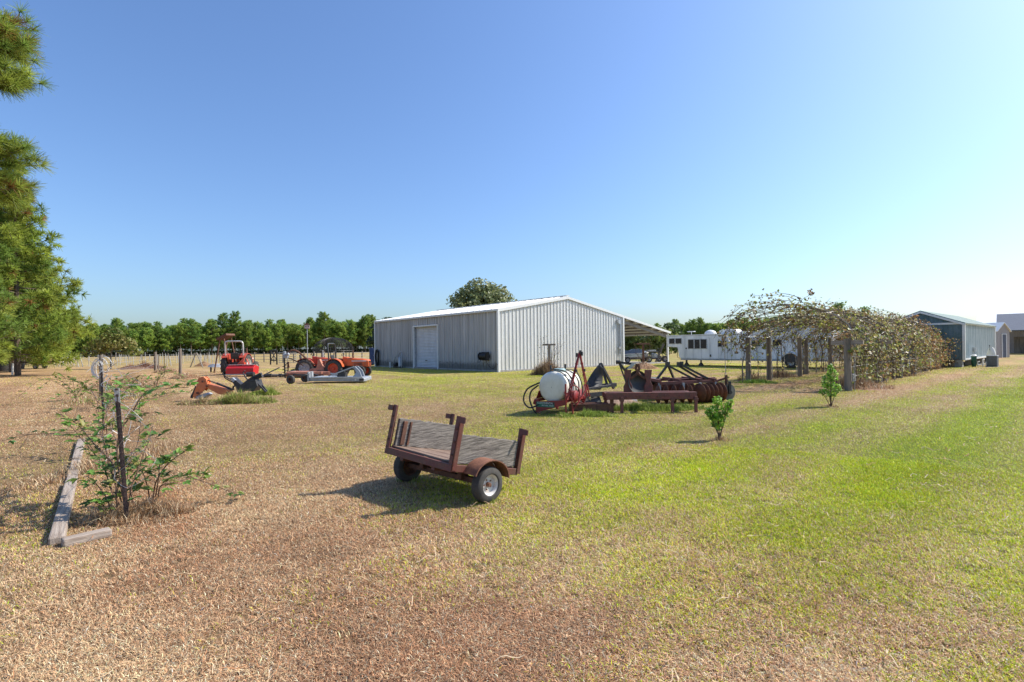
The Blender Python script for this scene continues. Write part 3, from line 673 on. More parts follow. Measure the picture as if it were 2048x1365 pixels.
mb = MB(); mb.tube([(2.3 + .56 * math.cos(a), .03, .40 + .54 * math.sin(a)) for a in [math.pi * q / 14 for q in range(15)]], .05, 7); mb.build('fender', M['trwhite'], tr, True)
mb = MB(); mb.prism([(2.3 + .52 * math.cos(a), .02, .38 + .5 * math.sin(a)) for a in [math.pi * q / 14 for q in range(15)]], (0, -.06, 0)); mb.build('wheel_well', M['black'], tr)
mb = MB(); mb.bar((8.2, -.2, .5), (8.2, -.2, .05), .08); mb.prism([(8.2 - .22, -.1, .0), (8.2 + .22, -.1, .0), (8.2, -.1, .28)], (0, -.2, 0)); mb.build('jack', M['black'], tr); mb = MB(); mb.bar((9.3, -.2, .5), (9.3, -.2, .05), .10); mb.box((9.3, -.2, .03), (.35, .35, .06)); mb.prism([(9.3 - .22, -.1, .0), (9.3 + .22, -.1, .0), (9.3, -.1, .28)], (0, -.2, 0)); mb.build('jack', M['black'], tr)
mb = MB(); mb.bar((10.4, -W2 / 2, 1.34), (10.4, -W2 / 2, .72), .12); mb.tube([(10.6, -W2 / 2, 1.3), (10.5, -W2 / 2 + .2, .6), (10.2, -W2 / 2 + .2, .45), (9.9, -W2 / 2, .9)], .02); mb.build('coupler', M['black'], tr)
mb = MB(); mb.lathe((8.0, -1.2, 2.21), (0, 0, 1), [(0, .40), (.10, .40), (.22, .32), (.30, .16), (.33, .001)], 18); mb.build('vent_dome', M['white'], tr, True)
mb = MB(); mb.prism([(5.9, -.7, 2.21), (7.15, -.7, 2.21), (7.1, -.7, 2.46), (6.85, -.7, 2.54), (6.1, -.7, 2.54), (5.9, -.7, 2.36)], (0, -.95, 0)); a_ = mb.build('air_conditioner', M['white'], tr, bevel=.03)
mb = MB()
for k in range(6): mb.box((6.05 + k * .07, -.69, 2.38), (.03, .02, .14))
mb.build('grille', M['greysteel'], a_)
mb = MB(); mb.prism([(5.05, -.8, 2.21), (5.75, -.8, 2.21), (5.6, -.8, 2.36), (5.2, -.8, 2.36)], (0, -.7, 0)); mb.build('roof_vent', M['white'], tr, bevel=.02)
mb = MB(); mb.cyl((9.35, -1.0, 2.2), (9.35, -1.0, 2.45), .03, n=6); mb.box((9.35, -1.0, 2.46), (.5, .3, .05)); mb.build('antenna', M['white'], tr)

# ------------------------------------------------------------------ sheds at the right
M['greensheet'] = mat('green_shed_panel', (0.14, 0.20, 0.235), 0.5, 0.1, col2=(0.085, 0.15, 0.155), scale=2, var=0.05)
M['greenfadelit'] = mat('chalky_sunlit_panel', (0.52, 0.58, 0.58), 0.7, 0.0, col2=(0.33, 0.41, 0.42), scale=2.2, stretch=(1, 1, .25), var=0.07)  # sunlit copy of the shed panel: chalky, with sun lightness in its colour
M['greenroof'] = mat('green_roof', (0.22, 0.28, 0.26), 0.8, 0.0, var=0.06, spec=0.15)
GL, GW, GB, GE, GR = 11.3, 3.9, 0.42, 2.56, 3.34
gs = thing('portable_building', 'teal green ribbed portable shed with white trim, raised on blocks behind the arbor', 'shed', (26.2, 29.6, 0), math.atan2(7.4, 8.8))     # x along eave wall, y along gable
grz = lambda y: GR - abs(y - GW / 2) * (GR - GE) / (GW / 2)
mb = MB(); ribbed(mb, (0, 0, 0), (1, 0, 0), (0, -1, 0), 0, GL, GB, lambda t: GE, .23, .02); mb.build('eave_wall', M['greenfadelit'], gs)
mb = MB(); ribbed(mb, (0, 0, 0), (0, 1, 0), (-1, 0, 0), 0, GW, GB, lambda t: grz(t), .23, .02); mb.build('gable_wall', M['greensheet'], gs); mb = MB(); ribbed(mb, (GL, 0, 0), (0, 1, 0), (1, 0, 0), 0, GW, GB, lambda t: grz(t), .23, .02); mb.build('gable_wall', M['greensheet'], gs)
mb = MB(); ribbed(mb, (0, GW, 0), (1, 0, 0), (0, 1, 0), 0, GL, GB, lambda t: GE, .23, .02); mb.build('rear_wall', M['greensheet'], gs)
mb = MB()
for y0, z0, y1, z1 in ((-.12, grz(-.12), GW / 2, GR), (GW + .12, grz(GW + .12), GW / 2, GR)):
    mb.prism([(-.12, y0, z0 + .02), (-.12, y1, z1 + .02), (-.12, y1, z1 + .07), (-.12, y0, z0 + .07)], (GL + .24, 0, 0))
mb.build('roof', M['greenroof'], gs)
mb = MB()
mb.box((-.03, -.03, (GB + GE) / 2), (.13, .13, GE - GB)); mb.box((GL + .03, -.03, (GB + GE) / 2), (.13, .13, GE - GB)); mb.box((-.03, GW + .03, (GB + GE) / 2), (.13, .13, GE - GB))
mb.box((GL / 2, -.05, GE - .01), (GL, .07, .11)); mb.box((-.05, GW / 2, GE), (.06, GW, .11)); mb.box((GL / 2, -.04, GB + .03), (GL, .06, .09))
for s_ in (0, 1): mb.prism([(-.15, (-.12, GW + .12)[s_], grz(-.12) - .10), (-.15, GW / 2, GR - .10), (-.15, GW / 2, GR + .02), (-.15, (-.12, GW + .12)[s_], grz(-.12) + .02)], (.04, 0, 0))
mb.build('trim', M['barntrim'], gs)
for (x_, y_) in ((.15, .25), (3.6, .25), (7.2, .25), (10.9, .25), (.15, GW - .3), (.2, GW / 2)):
    mb = MB(); mb.box((x_, y_, .11), (.42, .40, .21)); mb.box((x_, y_, .32), (.40, .38, .20)); mb.build('block', M['concrete'], gs, bevel=.01)
mb = MB(); mb.box((2.9, -.1, 1.0), (.18, .12, .28)); mb.tube([(2.9, -.08, .9), (2.9, -.08, .2)], .025); mb.tube([(1.6, -.1, .45), (1.6, -.15, 0)], .03); mb.build('meter_box', M['steel'], gs)
h = thing('air_conditioning_unit', 'dark grey outdoor air conditioning unit with pale lid on the grass by the teal shed', 'air conditioner', G(1985, 734), R(38)); h.scale = (.62, .62, 1.02)
mb = MB(); mb.box((0, 0, .32), (.74, .74, .56)); mb.build('casing', M['black'], h, bevel=.04)
mb = MB()
for k in range(11):
    for s_ in (-1, 1):
        mb.box((-.33 + k * .066, s_ * .374, .32), (.018, .014, .5)); mb.box((s_ * .374, -.33 + k * .066, .32), (.014, .018, .5))
mb.build('louvre', M['greysteel'], h)
mb = MB(); mb.box((0, 0, .625), (.78, .78, .06)); mb.build('lid', M['greysteel'], h, bevel=.02)
mb = MB(); mb.box((0, 0, .02), (.85, .85, .045)); mb.build('pad', M['concrete'], h)
h = thing('water_tank', 'white pointed plastic tank standing behind the air conditioning unit', 'tank', G(1983, 731.5) + V((.75, .8, 0)), 0); h.scale = (.5, .5, .92)
mb = MB(); mb.lathe((0, 0, 0), (0, 0, 1), [(0, .01), (0, .45), (.75, .45), (1.12, .28), (1.2, .15), (1.24, .15), (1.24, .01)], 20); mb.build('tank_body', M['plastic'], h, True)
mb = MB(); mb.lathe((-.3, -.1, 1.0), (0, 0, 1), [(0, .02), (.28, .02), (.28, .05), (.36, .05), (.36, .01)], 8); mb.build('valve', M['black'], h)
h = thing('propane_bin', 'dark green round plastic bin with white lid at the corner of the teal shed', 'bin', G(1948, 734), 0); h.scale = (.55, .55, 1)
mb = MB(); mb.lathe((0, 0, 0), (0, 0, 1), [(0, .01), (0, .17), (.12, .21), (.62, .24), (.62, .01)], 16); mb.build('bin_body', M['greenplastic'], h, True)
mb = MB(); mb.lathe((0, 0, .62), (0, 0, 1), [(0, .25), (.05, .25), (.09, .16), (.09, .01)], 16); mb.build('lid', M['white'], h, True)
h = thing('garden_tap_pipes', 'white plastic pipes and taps sticking out of the soil beside the air conditioning unit', 'pipes', G(1964, 733), 0)
mb = MB()
for x_, z_ in ((-.25, .28), (.05, .4), (.25, .25)): mb.tube([(x_, 0, 0), (x_, 0, z_), (x_ + .1, 0, z_)], .03, 7)
mb.tube([(-.25, .02, .1), (.3, .02, .12)], .025, 7); mb.build('pipe', M['white'], h)

M['taupe'] = mat('taupe_panel', (0.42, 0.38, 0.36), 0.6, 0.1, var=0.05)
M['charcoalroof'] = mat('charcoal_roof', (0.15, 0.165, 0.20), 0.9, 0.0, var=0.06, spec=0.1)
p = at(1994, 715, 46); p.z = 0
sh = thing('garden_shed', 'small taupe metal shed with steep gable and dark door behind the teal shed', 'shed', p, R(20))
mb = MB(); ribbed(mb, (0, 0, 0), (1, 0, 0), (0, -1, 0), 0, 1.9, 0, lambda t: 2.42 + (0.95 - abs(t - .95)) * .75, .2, .015)
ribbed(mb, (1.9, 0, 0), (0, 1, 0), (1, 0, 0), 0, 4, 0, lambda t: 2.42, .2, .015); ribbed(mb, (0, 0, 0), (0, 1, 0), (-1, 0, 0), 0, 4, 0, lambda t: 2.42, .2, .015); mb.build('wall', M['taupe'], sh)
mb = MB()
for a_ in ((-.12, 2.33, .95, 3.14), (2.02, 2.33, .95, 3.14)): mb.prism([(a_[0], -.12, a_[1]), (a_[2], -.12, a_[3]), (a_[2], -.12, a_[3] + .07), (a_[0], -.12, a_[1] + .07)], (0, 4.2, 0))
mb.build('roof', M['barntrim'], sh)
mb = MB(); mb.box((1.0, -.03, 1.05), (.55, .05, 2.1)); d_ = mb.build('door', M['charcoalroof'], sh, bevel=.01)
mb = MB(); mb.box((.69, -.04, 1.07), (.06, .06, 2.18)); mb.box((1.31, -.04, 1.07), (.06, .06, 2.18)); mb.box((1.0, -.04, 2.13), (.56, .06, .06)); mb.build('frame', M['barntrim'], d_)
p = at(2005, 700, 58); p.z = 0
bb = thing('distant_barn', 'wide pale metal-roofed barn with dark open side at the far right', 'barn', p, R(-44))
mb = MB(); mb.prism([(-.5, 0, 2.6), (-.5, 7, 4.75), (-.5, 7, 4.85), (-.5, -.1, 2.72)], (22, 0, 0)); mb.build('roof', M['charcoalroof'], bb)
mb = MB(); mb.prism([(-2.5, 7.3, 2.9), (-2.5, 17, 5.3), (-2.5, 17, 5.42), (-2.5, 7.3, 3.02)], (26, 0, 0)); mb.build('rear_roof', M['barnroof'], bb)
mb = MB(); ribbed(mb, (-2.3, 7.8, 0), (1, 0, 0), (0, -1, 0), 0, 25, 0, lambda t: 2.9, .3, .02); mb.build('wall', M['taupe'], bb)
for k in range(5):
    mb = MB(); mb.box((.4 + k * 4.4, .2, 1.3), (.18, .18, 2.6)); mb.build('post', M['postwood'], bb)
mb = MB(); mb.box((10, 5.0, 1.0), (18, .2, 2.0)); mb.build('inner_wall', M['postwood'], bb)
# ------------------------------------------------------------------ trees
def unit(v): return v / (np.linalg.norm(v, axis=-1, keepdims=True) + 1e-9)
def needle_tris(P, D, n, ln, wd, spread=1.0, cols=None, seed=0):
    rg = np.random.default_rng(seed)
    m = len(P)
    d = unit(D[:, None, :] * rg.uniform(.2, 1.1, (m, n, 1)) + unit(rg.normal(size=(m, n, 3))) * spread * .85)
    l = ln * rg.uniform(.6, 1.1, (m, n, 1))
    b = P[:, None, :] + D[:, None, :] * rg.uniform(-.10, .10, (m, n, 1)) * ln * 1.6 / .2 * .2
    s = unit(np.cross(d, unit(rg.normal(size=(m, n, 3))))) * wd / 2
    t = b + d * l; t[..., 2] -= l[..., 0] * .10
    v = np.stack([b - s, b + s, t + s * .5, t - s * .5], 2).reshape(-1, 3)
    f = np.arange(m * n * 4).reshape(-1, 4)
    c = np.repeat(cols, n, 0) * np.exp(rg.normal(0, .22, (m * n, 1)))
    c = np.repeat(c, 4, 0)
    return v, f, np.clip(c, .004, .6)
PGREEN = np.array([(.26, .335, .055), (.31, .37, .06), (.19, .28, .055), (.31, .36, .065)])
def pine(seed, Ht, cb, Rmax, nb, tw, nn, nl, nw, topround=1.0, brown=.06, cone=False):
    """trunk MB and crown arrays of one pine, base at the origin"""
    r_ = random.Random(seed); rg = np.random.default_rng(seed)
    tk = MB(); lean = V((r_.uniform(-.25, .25), r_.uniform(-.25, .25), 0))
    ctr = lambda z: V((0, 0, z)) + lean * (z / Ht) ** 1.5 * 1.2
    tk.tube([ctr(Ht * k / 8) for k in range(9)], Ht * .0125, 9, Ht * .0025)
    P, D, C = [], [], []
    for k in range(nb):
        f_ = (k + r_.random()) / nb
        z = cb + (Ht - cb) * f_ ** .95
        rr = Rmax * (min(1.0, .55 + 1.6 * f_) * (1 - f_ ** 2.2) ** (.75 * topround) if not cone else min(1.0, .80 + 1.2 * f_) * (1 - f_) ** .95) * r_.uniform(.62, 1.08) + .25
        a = k * 2.39996 + r_.uniform(-.5, .5)
        p = ctr(z); up = r_.uniform(-.12, .22) + .55 * f_
        pts = [p]
        for q in range(1, 6):
            t = q / 5
            pts.append(p + V((math.cos(a), math.sin(a), 0)) * rr * t + V((r_.uniform(-.06, .06) * rr, r_.uniform(-.06, .06) * rr, rr * (up * t - .25 * t * (1 - t) + .10 * t * t))))
        tk.tube(pts, .012 * rr + .012, 5, .006, caps=False)
        nt_ = max(3, int(tw * rr / Rmax))
        cb_ = PGREEN[r_.randrange(4)]
        for q in range(nt_):
            t = .30 + .70 * (q + r_.random()) / nt_
            i = min(4, int(t * 5)); ft = t * 5 - i
            c = pts[i].lerp(pts[i + 1], ft)
            dirv = (pts[i + 1] - pts[i]).normalized()
            off = V((r_.gauss(0, 1), r_.gauss(0, 1), r_.gauss(.25, .7))).normalized() * r_.uniform(.05, .32) * rr * (.5 if t > .85 else 1)
            e = c + off
            tk.tube([c, e], .008, 4, .004, caps=False) if tw < 40 and rr > 1.2 and nn > 20 else None
            P.append(e); D.append((off.normalized() * .7 + dirv * .6 + V((0, 0, .25))).normalized())
            col = cb_ * r_.uniform(.75, 1.3)
            if r_.random() < brown: col = np.array((.26, .135, .045)) * r_.uniform(.7, 1.2)
            C.append(col)
    return tk, needle_tris(np.array(P), np.array(D), nn, nl, nw, 1.0, np.array(C), seed)
def pine_tree(name, label, loc, rz, seed, group=None, **k):
    t = thing(name, label, 'tree', loc, rz, group)
    tk, (v, f, c) = pine(seed, **k)
    tk.build('trunk', M['bark'], t, True)
    nmesh('crown', v, f, M['needle'], t, c)
    return t
def boughs(t, trunk_xy, specs, nl, nw, nn):
    mb = MB(); P, D, C = [], [], []
    o = V((t.location.x, t.location.y, 0))
    r_ = random.Random(77)
    for z0, c, rad, n in specs:
        a = V((trunk_xy[0], trunk_xy[1], z0)); c = V(c)
        pts = [a.lerp(c, q / 6) + V((0, 0, -.35 * math.sin(math.pi * q / 6))) for q in range(7)]
        mb.tube([p - o for p in pts], .035, 6, .012)
        for k in range(n):
            d = V((r_.gauss(0, 1), r_.gauss(0, 1), r_.gauss(.15, .8))).normalized()
            e = c + V((d.x * rad[0], d.y * rad[1], d.z * rad[2])) * r_.uniform(.25, 1.0)
            s = c + (e - c) * .15 + (a - c).normalized() * r_.uniform(0, rad[0])
            m_ = s.lerp(e, .55) - V((0, 0, .06))
            mb.tube([s - o, m_ - o, e - o], .010, 4, .005, caps=False)
            for q in (.72, 1.0):
                pp = s.lerp(e, q)
                P.append(pp - o); D.append(((e - s).normalized() * .8 + V((0, 0, .35))).normalized())
                col = PGREEN[r_.randrange(4)] * r_.uniform(.75, 1.25)
                if r_.random() < .08: col = np.array((.33, .17, .05)) * r_.uniform(.7, 1.2)
                C.append(col)
    mb.build('bough', M['bark'], t, True)
    v, f, c = needle_tris(np.array(P), np.array(D), nn, nl, nw, 1.0, np.array(C), 5)
    nmesh('bough_needles', v, f, M['needle'], t, c)
# the row of big pines along the left edge of the lawn
pine_tree('pine_tree', 'nearest tall pine whose long-needled boughs hang in at the upper left', (-12.35, 9.6, 0), .3, 5, Ht=15, cb=4.5, Rmax=2.75, nb=44, tw=34, nn=60, nl=.26, nw=.009, brown=.12)
near = [o for o in COL.objects if o.name.startswith('pine_tree')][0]
boughs(near, (-12.35, 9.6), [(6.6, at(-88, 30, 9.1), (.62, .7, .45), 46), (6.2, at(-92, 105, 9.0), (.55, .6, .40), 40), (4.2, at(-78, 270, 9.2), (.60, .7, .42), 40), (3.8, at(-80, 345, 9.4), (.62, .7, .42), 44)], .25, .0085, 62)
row = [('second pine in the left row, full and bright green down to low boughs', 33.5, 13.8, 4.4, .9), ('third pine in the left row, pointed crown stepping down from its neighbour', 40, 13.6, 4.5, 1.0),
       ('fourth pine in the left row, dark bushy crown behind the third', 47, 13.4, 5.0, 1.2), ('fifth pine in the left row with its pale trunk showing', 55, 13.5, 4.8, 2.4), ('sixth pine in the left row, far and partly hidden', 64, 13, 4.4, 2.8),
       ('last and smallest pine at the far end of the left row', 74, 12, 4.2, 2.6)]
for k, (lb, y_, h_, r0, cb_) in enumerate(row):
    s_ = (y_ - 10) / .74
    pine_tree('pine_tree', lb, (-12.4 - .67 * s_ + (1.2 if k in (0,) else 0.3), y_, 0), k * 1.1, 60 + k, Ht=h_, cb=cb_, Rmax=r0, nb=96, tw=40, nn=28, nl=.42, nw=.040 + .005 * k, brown=.03, cone=True)
pine_tree('pine_tree', 'young drooping pine low at the left edge in front of the row', (-26.6, 24.5, 0), .7, 91, Ht=5.0, cb=.8, Rmax=2.3, nb=44, tw=26, nn=34, nl=.34, nw=.026, brown=.07)

# leafy crowns
def leaf_quads(P, N, size, cols, seed=0, elong=1.6):
    rg = np.random.default_rng(seed); m = len(P)
    a = unit(rg.normal(size=(m, 3))); n = unit(N + rg.normal(size=(m, 3)) * .7)
    a = unit(a - n * (a * n).sum(1, keepdims=True)); b = np.cross(n, a)
    s = size * rg.uniform(.6, 1.25, (m, 1))
    L_ = a * s * elong / 2; W_ = b * s / 2
    v = np.stack([P - L_, P + W_ + n * s * .12, P + L_, P - W_ + n * s * .12], 1).reshape(-1, 3)
    f = np.arange(m * 4).reshape(-1, 4)
    c = np.repeat(cols * np.exp(rg.normal(0, .22, (m, 1))), 4, 0)
    return v, f, np.clip(c, .004, .7)
def leafcrown(blobs, n, size, palette, seed):
    rg = np.random.default_rng(seed); pal = np.array(palette)
    vol = np.array([b[3] * b[4] * b[5] for b in blobs]) ** .75; vol /= vol.sum()
    Ps, Ns, Cs = [], [], []
    for b, w in zip(blobs, vol):
        m = int(n * w)
        d = unit(rg.normal(size=(m, 3))); r_ = rg.uniform(.25, 1, (m, 1)) ** .45
        P = np.array(b[:3]) + d * r_ * np.array(b[3:6])
        # sub-clumps, so that light and dark show and gaps open
        q = P / (np.mean(b[3:6]) * .45)
        keep = (np.sin(q[:, 0] * 3.1 + seed) + np.sin(q[:, 1] * 2.7 + 1) + np.sin(q[:, 2] * 3.3 + 2 * seed)) > -.75
        P, d = P[keep], d[keep]
        base = pal[rg.integers(len(pal))] * .5 + pal[rg.integers(len(pal), size=len(P))] * .5
        Ps.append(P); Ns.append(d); Cs.append(base)
    return leaf_quads(np.concatenate(Ps), np.concatenate(Ns), size, np.concatenate(Cs), seed)
def leafy_tree(name, label, loc, blobs, n, size, palette, seed, trunk=None, group=None, bark='greybark', limbs=True):
    t = thing(name, label, 'tree', loc, 0, group)
    tk = MB(); r_ = random.Random(seed)
    h = min(b[2] for b in blobs); w = trunk or .03 * h + .05
    base = V((0, 0, h * .75))
    tk.tube([(0, 0, 0), (r_.uniform(-.05, .05) * h, 0, h * .4), base], w, 8, w * .7)
    for b in blobs if limbs else ():
        e = V(b[:3]); mid = base.lerp(e, .5) + V((r_.uniform(-.2, .2), r_.uniform(-.2, .2), .1 * h))
        tk.tube([base - V((0, 0, .1)), mid, e], w * .5, 6, w * .12)
        for q in range(3):
            d = V((r_.gauss(0, 1), r_.gauss(0, 1), r_.gauss(.3, 1))).normalized()
            tk.tube([e, e + V((d.x * b[3], d.y * b[4], d.z * b[5])) * .75], w * .14, 4, w * .04)
    tk.build('trunk', M[bark], t, True)
    v, f, c = leafcrown(blobs, n, size, palette, seed)
    nmesh('crown', v, f, M['leaf'], t, c)
    return t
def blobset(seed, R_, H0, H1, n, ar=1.0):
    r_ = random.Random(seed); o = []
    for k in range(n):
        f_ = (k + .5) / n; z = H0 + (H1 - H0) * f_
        rr = R_ * math.sin(math.pi * (.12 + .80 * f_)) ** .7
        a = k * 2.4; q = rr * r_.uniform(.3, .62)
        s_ = rr * r_.uniform(.42, .6) + .15 * R_
        o.append((q * math.cos(a), q * math.sin(a), z, s_, s_, s_ * ar * .8))
    return o
OAK = [(.19, .23, .09), (.23, .26, .10), (.15, .19, .08), (.27, .28, .13)]
p = at(963, 700, 70); p.z = 0
leafy_tree('oak_tree', 'round dark olive green tree rising behind the barn roof', p, blobset(3, 4.4, 4.2, 9.6, 16), 15000, .30, OAK, 3, trunk=.3)
p = at(772, 700, 52); p.z = 0
leafy_tree('oak_tree', 'slim blue-green tree peeping out behind the far left corner of the barn', p, blobset(8, 1.7, .9, 4.3, 12), 5200, .24, [(.05, .085, .04), (.07, .10, .05), (.045, .075, .035)], 8, trunk=.14)
p = at(222, 734, 45); p.z = 0
leafy_tree('young_oak_tree', 'thin young tree with sparse yellow green leaves in the left field', p, [(0, 0, 2.4, 1.3, 1.0, .8), (-1.2, .2, 2.0, 1.2, .8, .7), (1.0, 0, 2.1, 1.3, .8, .8), (.2, .1, 3.1, .9, .8, .6), (1.9, .2, 1.5, .8, .6, .5), (-1.9, 0, 1.5, .7, .6, .5)], 2300, .15, [(.22, .25, .06), (.16, .21, .05), (.26, .22, .07)], 12, trunk=.07)
for k, (px_, y_, hh, pal) in enumerate(((1262, 74, 3.7, 0), (1292, 82, 4.4, 1), (1318, 70, 3.6, 0), (1342, 92, 5.2, 1))):
    p = at(px_, 700, y_); p.z = 0
    leafy_tree('bushy_tree', ('low bright green bush-like tree seen through the lean-to, left of the post', 'taller mid-green tree in the middle of the view through the lean-to', 'yellow green leafy tree beside the lean-to corner post', 'broad dark green tree just right of the lean-to')[k], p, blobset(20 + k, 2.3, .8, hh, 10), 3600, .30, ([(.15, .20, .05), (.19, .22, .06)], [(.08, .13, .04), (.11, .16, .05)])[pal], 20 + k, trunk=.12)

# the distant pine woods: five kinds, copied tree by tree
protos = []; HTS = (12.6, 11.6, 13.6, 11.2, 15.0, 10.2, 12.0, 13.0, 11.8)
for k in range(9):
    Ht = HTS[k]
    tk, (v, f, c) = pine(200 + k, Ht, (3.2, 2.6, 3.9, 2.2, 6.5, 1.6, 4.8, 2.0, 3.0)[k], (2.9, 3.1, 2.8, 3.2, 2.5, 2.9, 2.4, 3.3, 2.6)[k], (58, 58, 44, 64, 40, 58, 34, 70, 50)[k], 22, 24, .50, .066, topround=(.7, .6, .9, .8, .5, 1.1, .6, .9, 1.3)[k], brown=.0)
    c = c * np.array([1.05, 1.16, 1.45]) * (.85, 1.0, .9, 1.1, .8, 1.05, .95, .82, 1.12)[k]  # crowns lightened and blued in the colour, in place of haze
    tm_ = tk.build('trunk', M['bark'], None, True); cm_ = nmesh('crown', v, f, M['needle'], None, c)
    protos.append((tm_.data, cm_.data)); bpy.data.objects.remove(tm_); bpy.data.objects.remove(cm_)
def wood(n, spots, label, group):
    for i, (x_, y_, s_) in enumerate(spots[:n]):
        k = random.choice((0, 1, 2, 3, 5, 6, 7, 8, 0, 1, 2, 3, 7, 8, 4, 6)) 
        t = thing('pine_tree', label, 'tree', (x_, y_, 0), random.uniform(0, 6.28), group)
        t.scale = (s_ * random.uniform(.9, 1.2),) * 2 + (s_ * random.uniform(.92, 1.06),)
        for nm, me in (('trunk', protos[k][0]), ('crown', protos[k][1])):
            o = bpy.data.objects.new(nm, me); COL.objects.link(o); o.parent = t
spots = []
for rw, (d0, step) in enumerate(((0, 3.5), (4.5, 3.6), (9, 3.9), (15, 4.4), (22, 5.5))):
    a, b_ = at(60, 700, 150), at(800, 700, 228)          # edge of the wood: nearer at the left
    L_ = (b_ - a).length; d = (b_ - a).normalized(); nn_ = V((-d.y, d.x, 0))
    s_ = -12.0
    while s_ < L_ + 8:
        p = a + d * s_ + nn_ * (d0 + random.uniform(-1.6, 1.6)); spots.append((p.x, p.y, (.80 + .33 * (s_ / L_)) * .97 * random.uniform(.88, 1.10)))
        s_ += step * random.uniform(.75, 1.25)
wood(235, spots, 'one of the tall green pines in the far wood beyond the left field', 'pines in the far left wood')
spots = []
for rw, (d0, step) in enumerate(((0, 3.2), (4.5, 3.6), (9, 4.2), (14, 5))):
    a, b_ = at(1235, 700, 235), at(1635, 700, 138)
    L_ = (b_ - a).length; d = (b_ - a).normalized(); nn_ = V((-d.y, d.x, 0))
    s_ = 0.0
    while s_ < L_ + 3:
        p = a + d * s_ + nn_ * (d0 + random.uniform(-1.5, 1.5)); spots.append((p.x, p.y, (.70 + .04 * s_ / L_) * random.uniform(.92, 1.08)))
        s_ += step * random.uniform(.75, 1.25)
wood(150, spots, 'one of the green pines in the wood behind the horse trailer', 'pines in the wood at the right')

# dark scrub added so the foot of the far woods reads shaded
def scrub(label, a, b_, depth, n, hmax, seed):
    rg = np.random.default_rng(seed); d = (b_ - a); L_ = d.length; d = d.normalized(); nn_ = V((-d.y, d.x, 0))
    t = rg.uniform(0, L_, n); q = 3 + rg.uniform(0, 1, n) ** 1.3 * depth
    h = hmax * (.35 + .65 * fnoise(t * .25, q * .25, seed, 3)) * rg.uniform(0, 1, n) ** .7
    P = np.stack([a.x + d.x * t + nn_.x * q, a.y + d.y * t + nn_.y * q, h], 1)
    pal = np.array([(.10, .14, .05), (.14, .18, .06), (.08, .11, .045), (.18, .19, .08)])
    v, f, c = leaf_quads(P, rg.normal(size=(n, 3)) + [0, 0, .5], .55, pal[rg.integers(4, size=n)], seed)
    tag(nmesh('shade_scrub', v, f, M['leaf'], None, c), label, 'shade_scrub', kind='stuff')
a, b_ = at(60, 700, 150), at(800, 700, 228); a.z = b_.z = 0
scrub('dark scrub added as shade between the trunks of the far left pine wood', a, b_, 30, 9000, 2.2, 5)
a, b_ = at(1235, 700, 235), at(1640, 700, 138); a.z = b_.z = 0
scrub('dark scrub added as shade under the pines behind the horse trailer', a, b_, 16, 5000, 2.6, 6)
# ------------------------------------------------------------------ the small two-wheeled cart
Ra, La = V((-0.254, 4.88, 0)), V((-1.175, 5.70, 0))
ax = (Ra - La).normalized(); mid = (Ra + La) / 2
cyaw = math.atan2(ax.y, ax.x)
ct = thing('utility_cart', 'small maroon two-wheeled cart with weathered board sides resting on dry lawn', 'cart', mid, cyaw)    # local x to its near-right wheel, y away
WR = .172; TW = (Ra - La).length / 2
tilt = Matrix.Translation((0, 0, .30)) @ Matrix.Rotation(R(-12.6), 4, 'X') @ Matrix.Rotation(R(2.2), 4, 'Y') @ Matrix.Translation((0, 0, -.30))
HW, Y0, Y1, DZ = TW - .115, -.36, .545, .315
def part(mb, name, m, parent=ct, smooth=False, bevel=.004): return mb.xf(tilt).build(name, m, parent, smooth, bevel)
mb = MB()
for s_ in (-1, 1): mb.bar((s_ * HW, Y0, DZ), (s_ * HW, Y1, DZ), .05, .065, up=(0, 0, 1))
for y_ in (Y0 - .0, Y1): mb.bar((-HW - .024, y_, DZ + .001), (HW + .024, y_, DZ + .001), .05, .068, up=(0, 0, 1))
mb.bar((-.25, Y0, DZ - .04), (-.25, Y1, DZ - .04), .05, .05, up=(0, 0, 1)); mb.bar((.25, Y0, DZ - .04), (.25, Y1, DZ - .04), .05, .05, up=(0, 0, 1))
part(mb, 'frame', M['redpaint'])
mb = MB(); mb.bar((-TW + .04, 0, WR + .012), (TW - .04, 0, WR + .012), .05, .05, up=(0, 0, 1)); mb.build('axle', M['rust'], ct)
for s_ in (-1, 1): part(MB().box((s_ * .3, 0, DZ - .085), (.06, .10, .11)), 'axle_bracket', M['rust'])
nb_ = 6
for k in range(nb_):
    w = (Y1 - Y0 - .06) / nb_
    part(MB().box((0, Y0 + .03 + w * (k + .5), DZ + .046 + .002 * (k % 2)), (2 * HW - .02, w - .006, .022)), 'deck_plank', M['deckwood'])
PH = .50
def post(x, y, h, flag):
    mb = MB(); mb.box((x, y, DZ - .02 + h / 2), (.058, .014, h)); mb.box((x + (.022 if x < 0 else -.022) * 0 + math.copysign(.022, x), y + .022, DZ - .02 + h / 2), (.014, .058, h))
    p = part(mb, 'corner_post', M['redpaint'], bevel=.002)
    mb = MB(); mb.box((x + flag * .062, y - .012, DZ + h - .055), (.085, .010, .055)); part(mb, 'hinge_tab', M['redpaint'], p, bevel=.002)
    mb = MB()
    for z_ in (.12, .24, .36):
        if z_ < h: mb.cyl((x, y - .009, DZ + z_), (x, y - .020, DZ + z_), .009, n=8)
    part(mb, 'bolt', M['rust'], p, bevel=0)
post(-HW - .002, Y0 - .012, PH, -1); post(HW + .002, Y0 - .012, PH, 1)
post(-HW - .002, Y1 - .09, PH + .0, -1); post(HW + .002, Y1 + .0, PH - .03, 1)
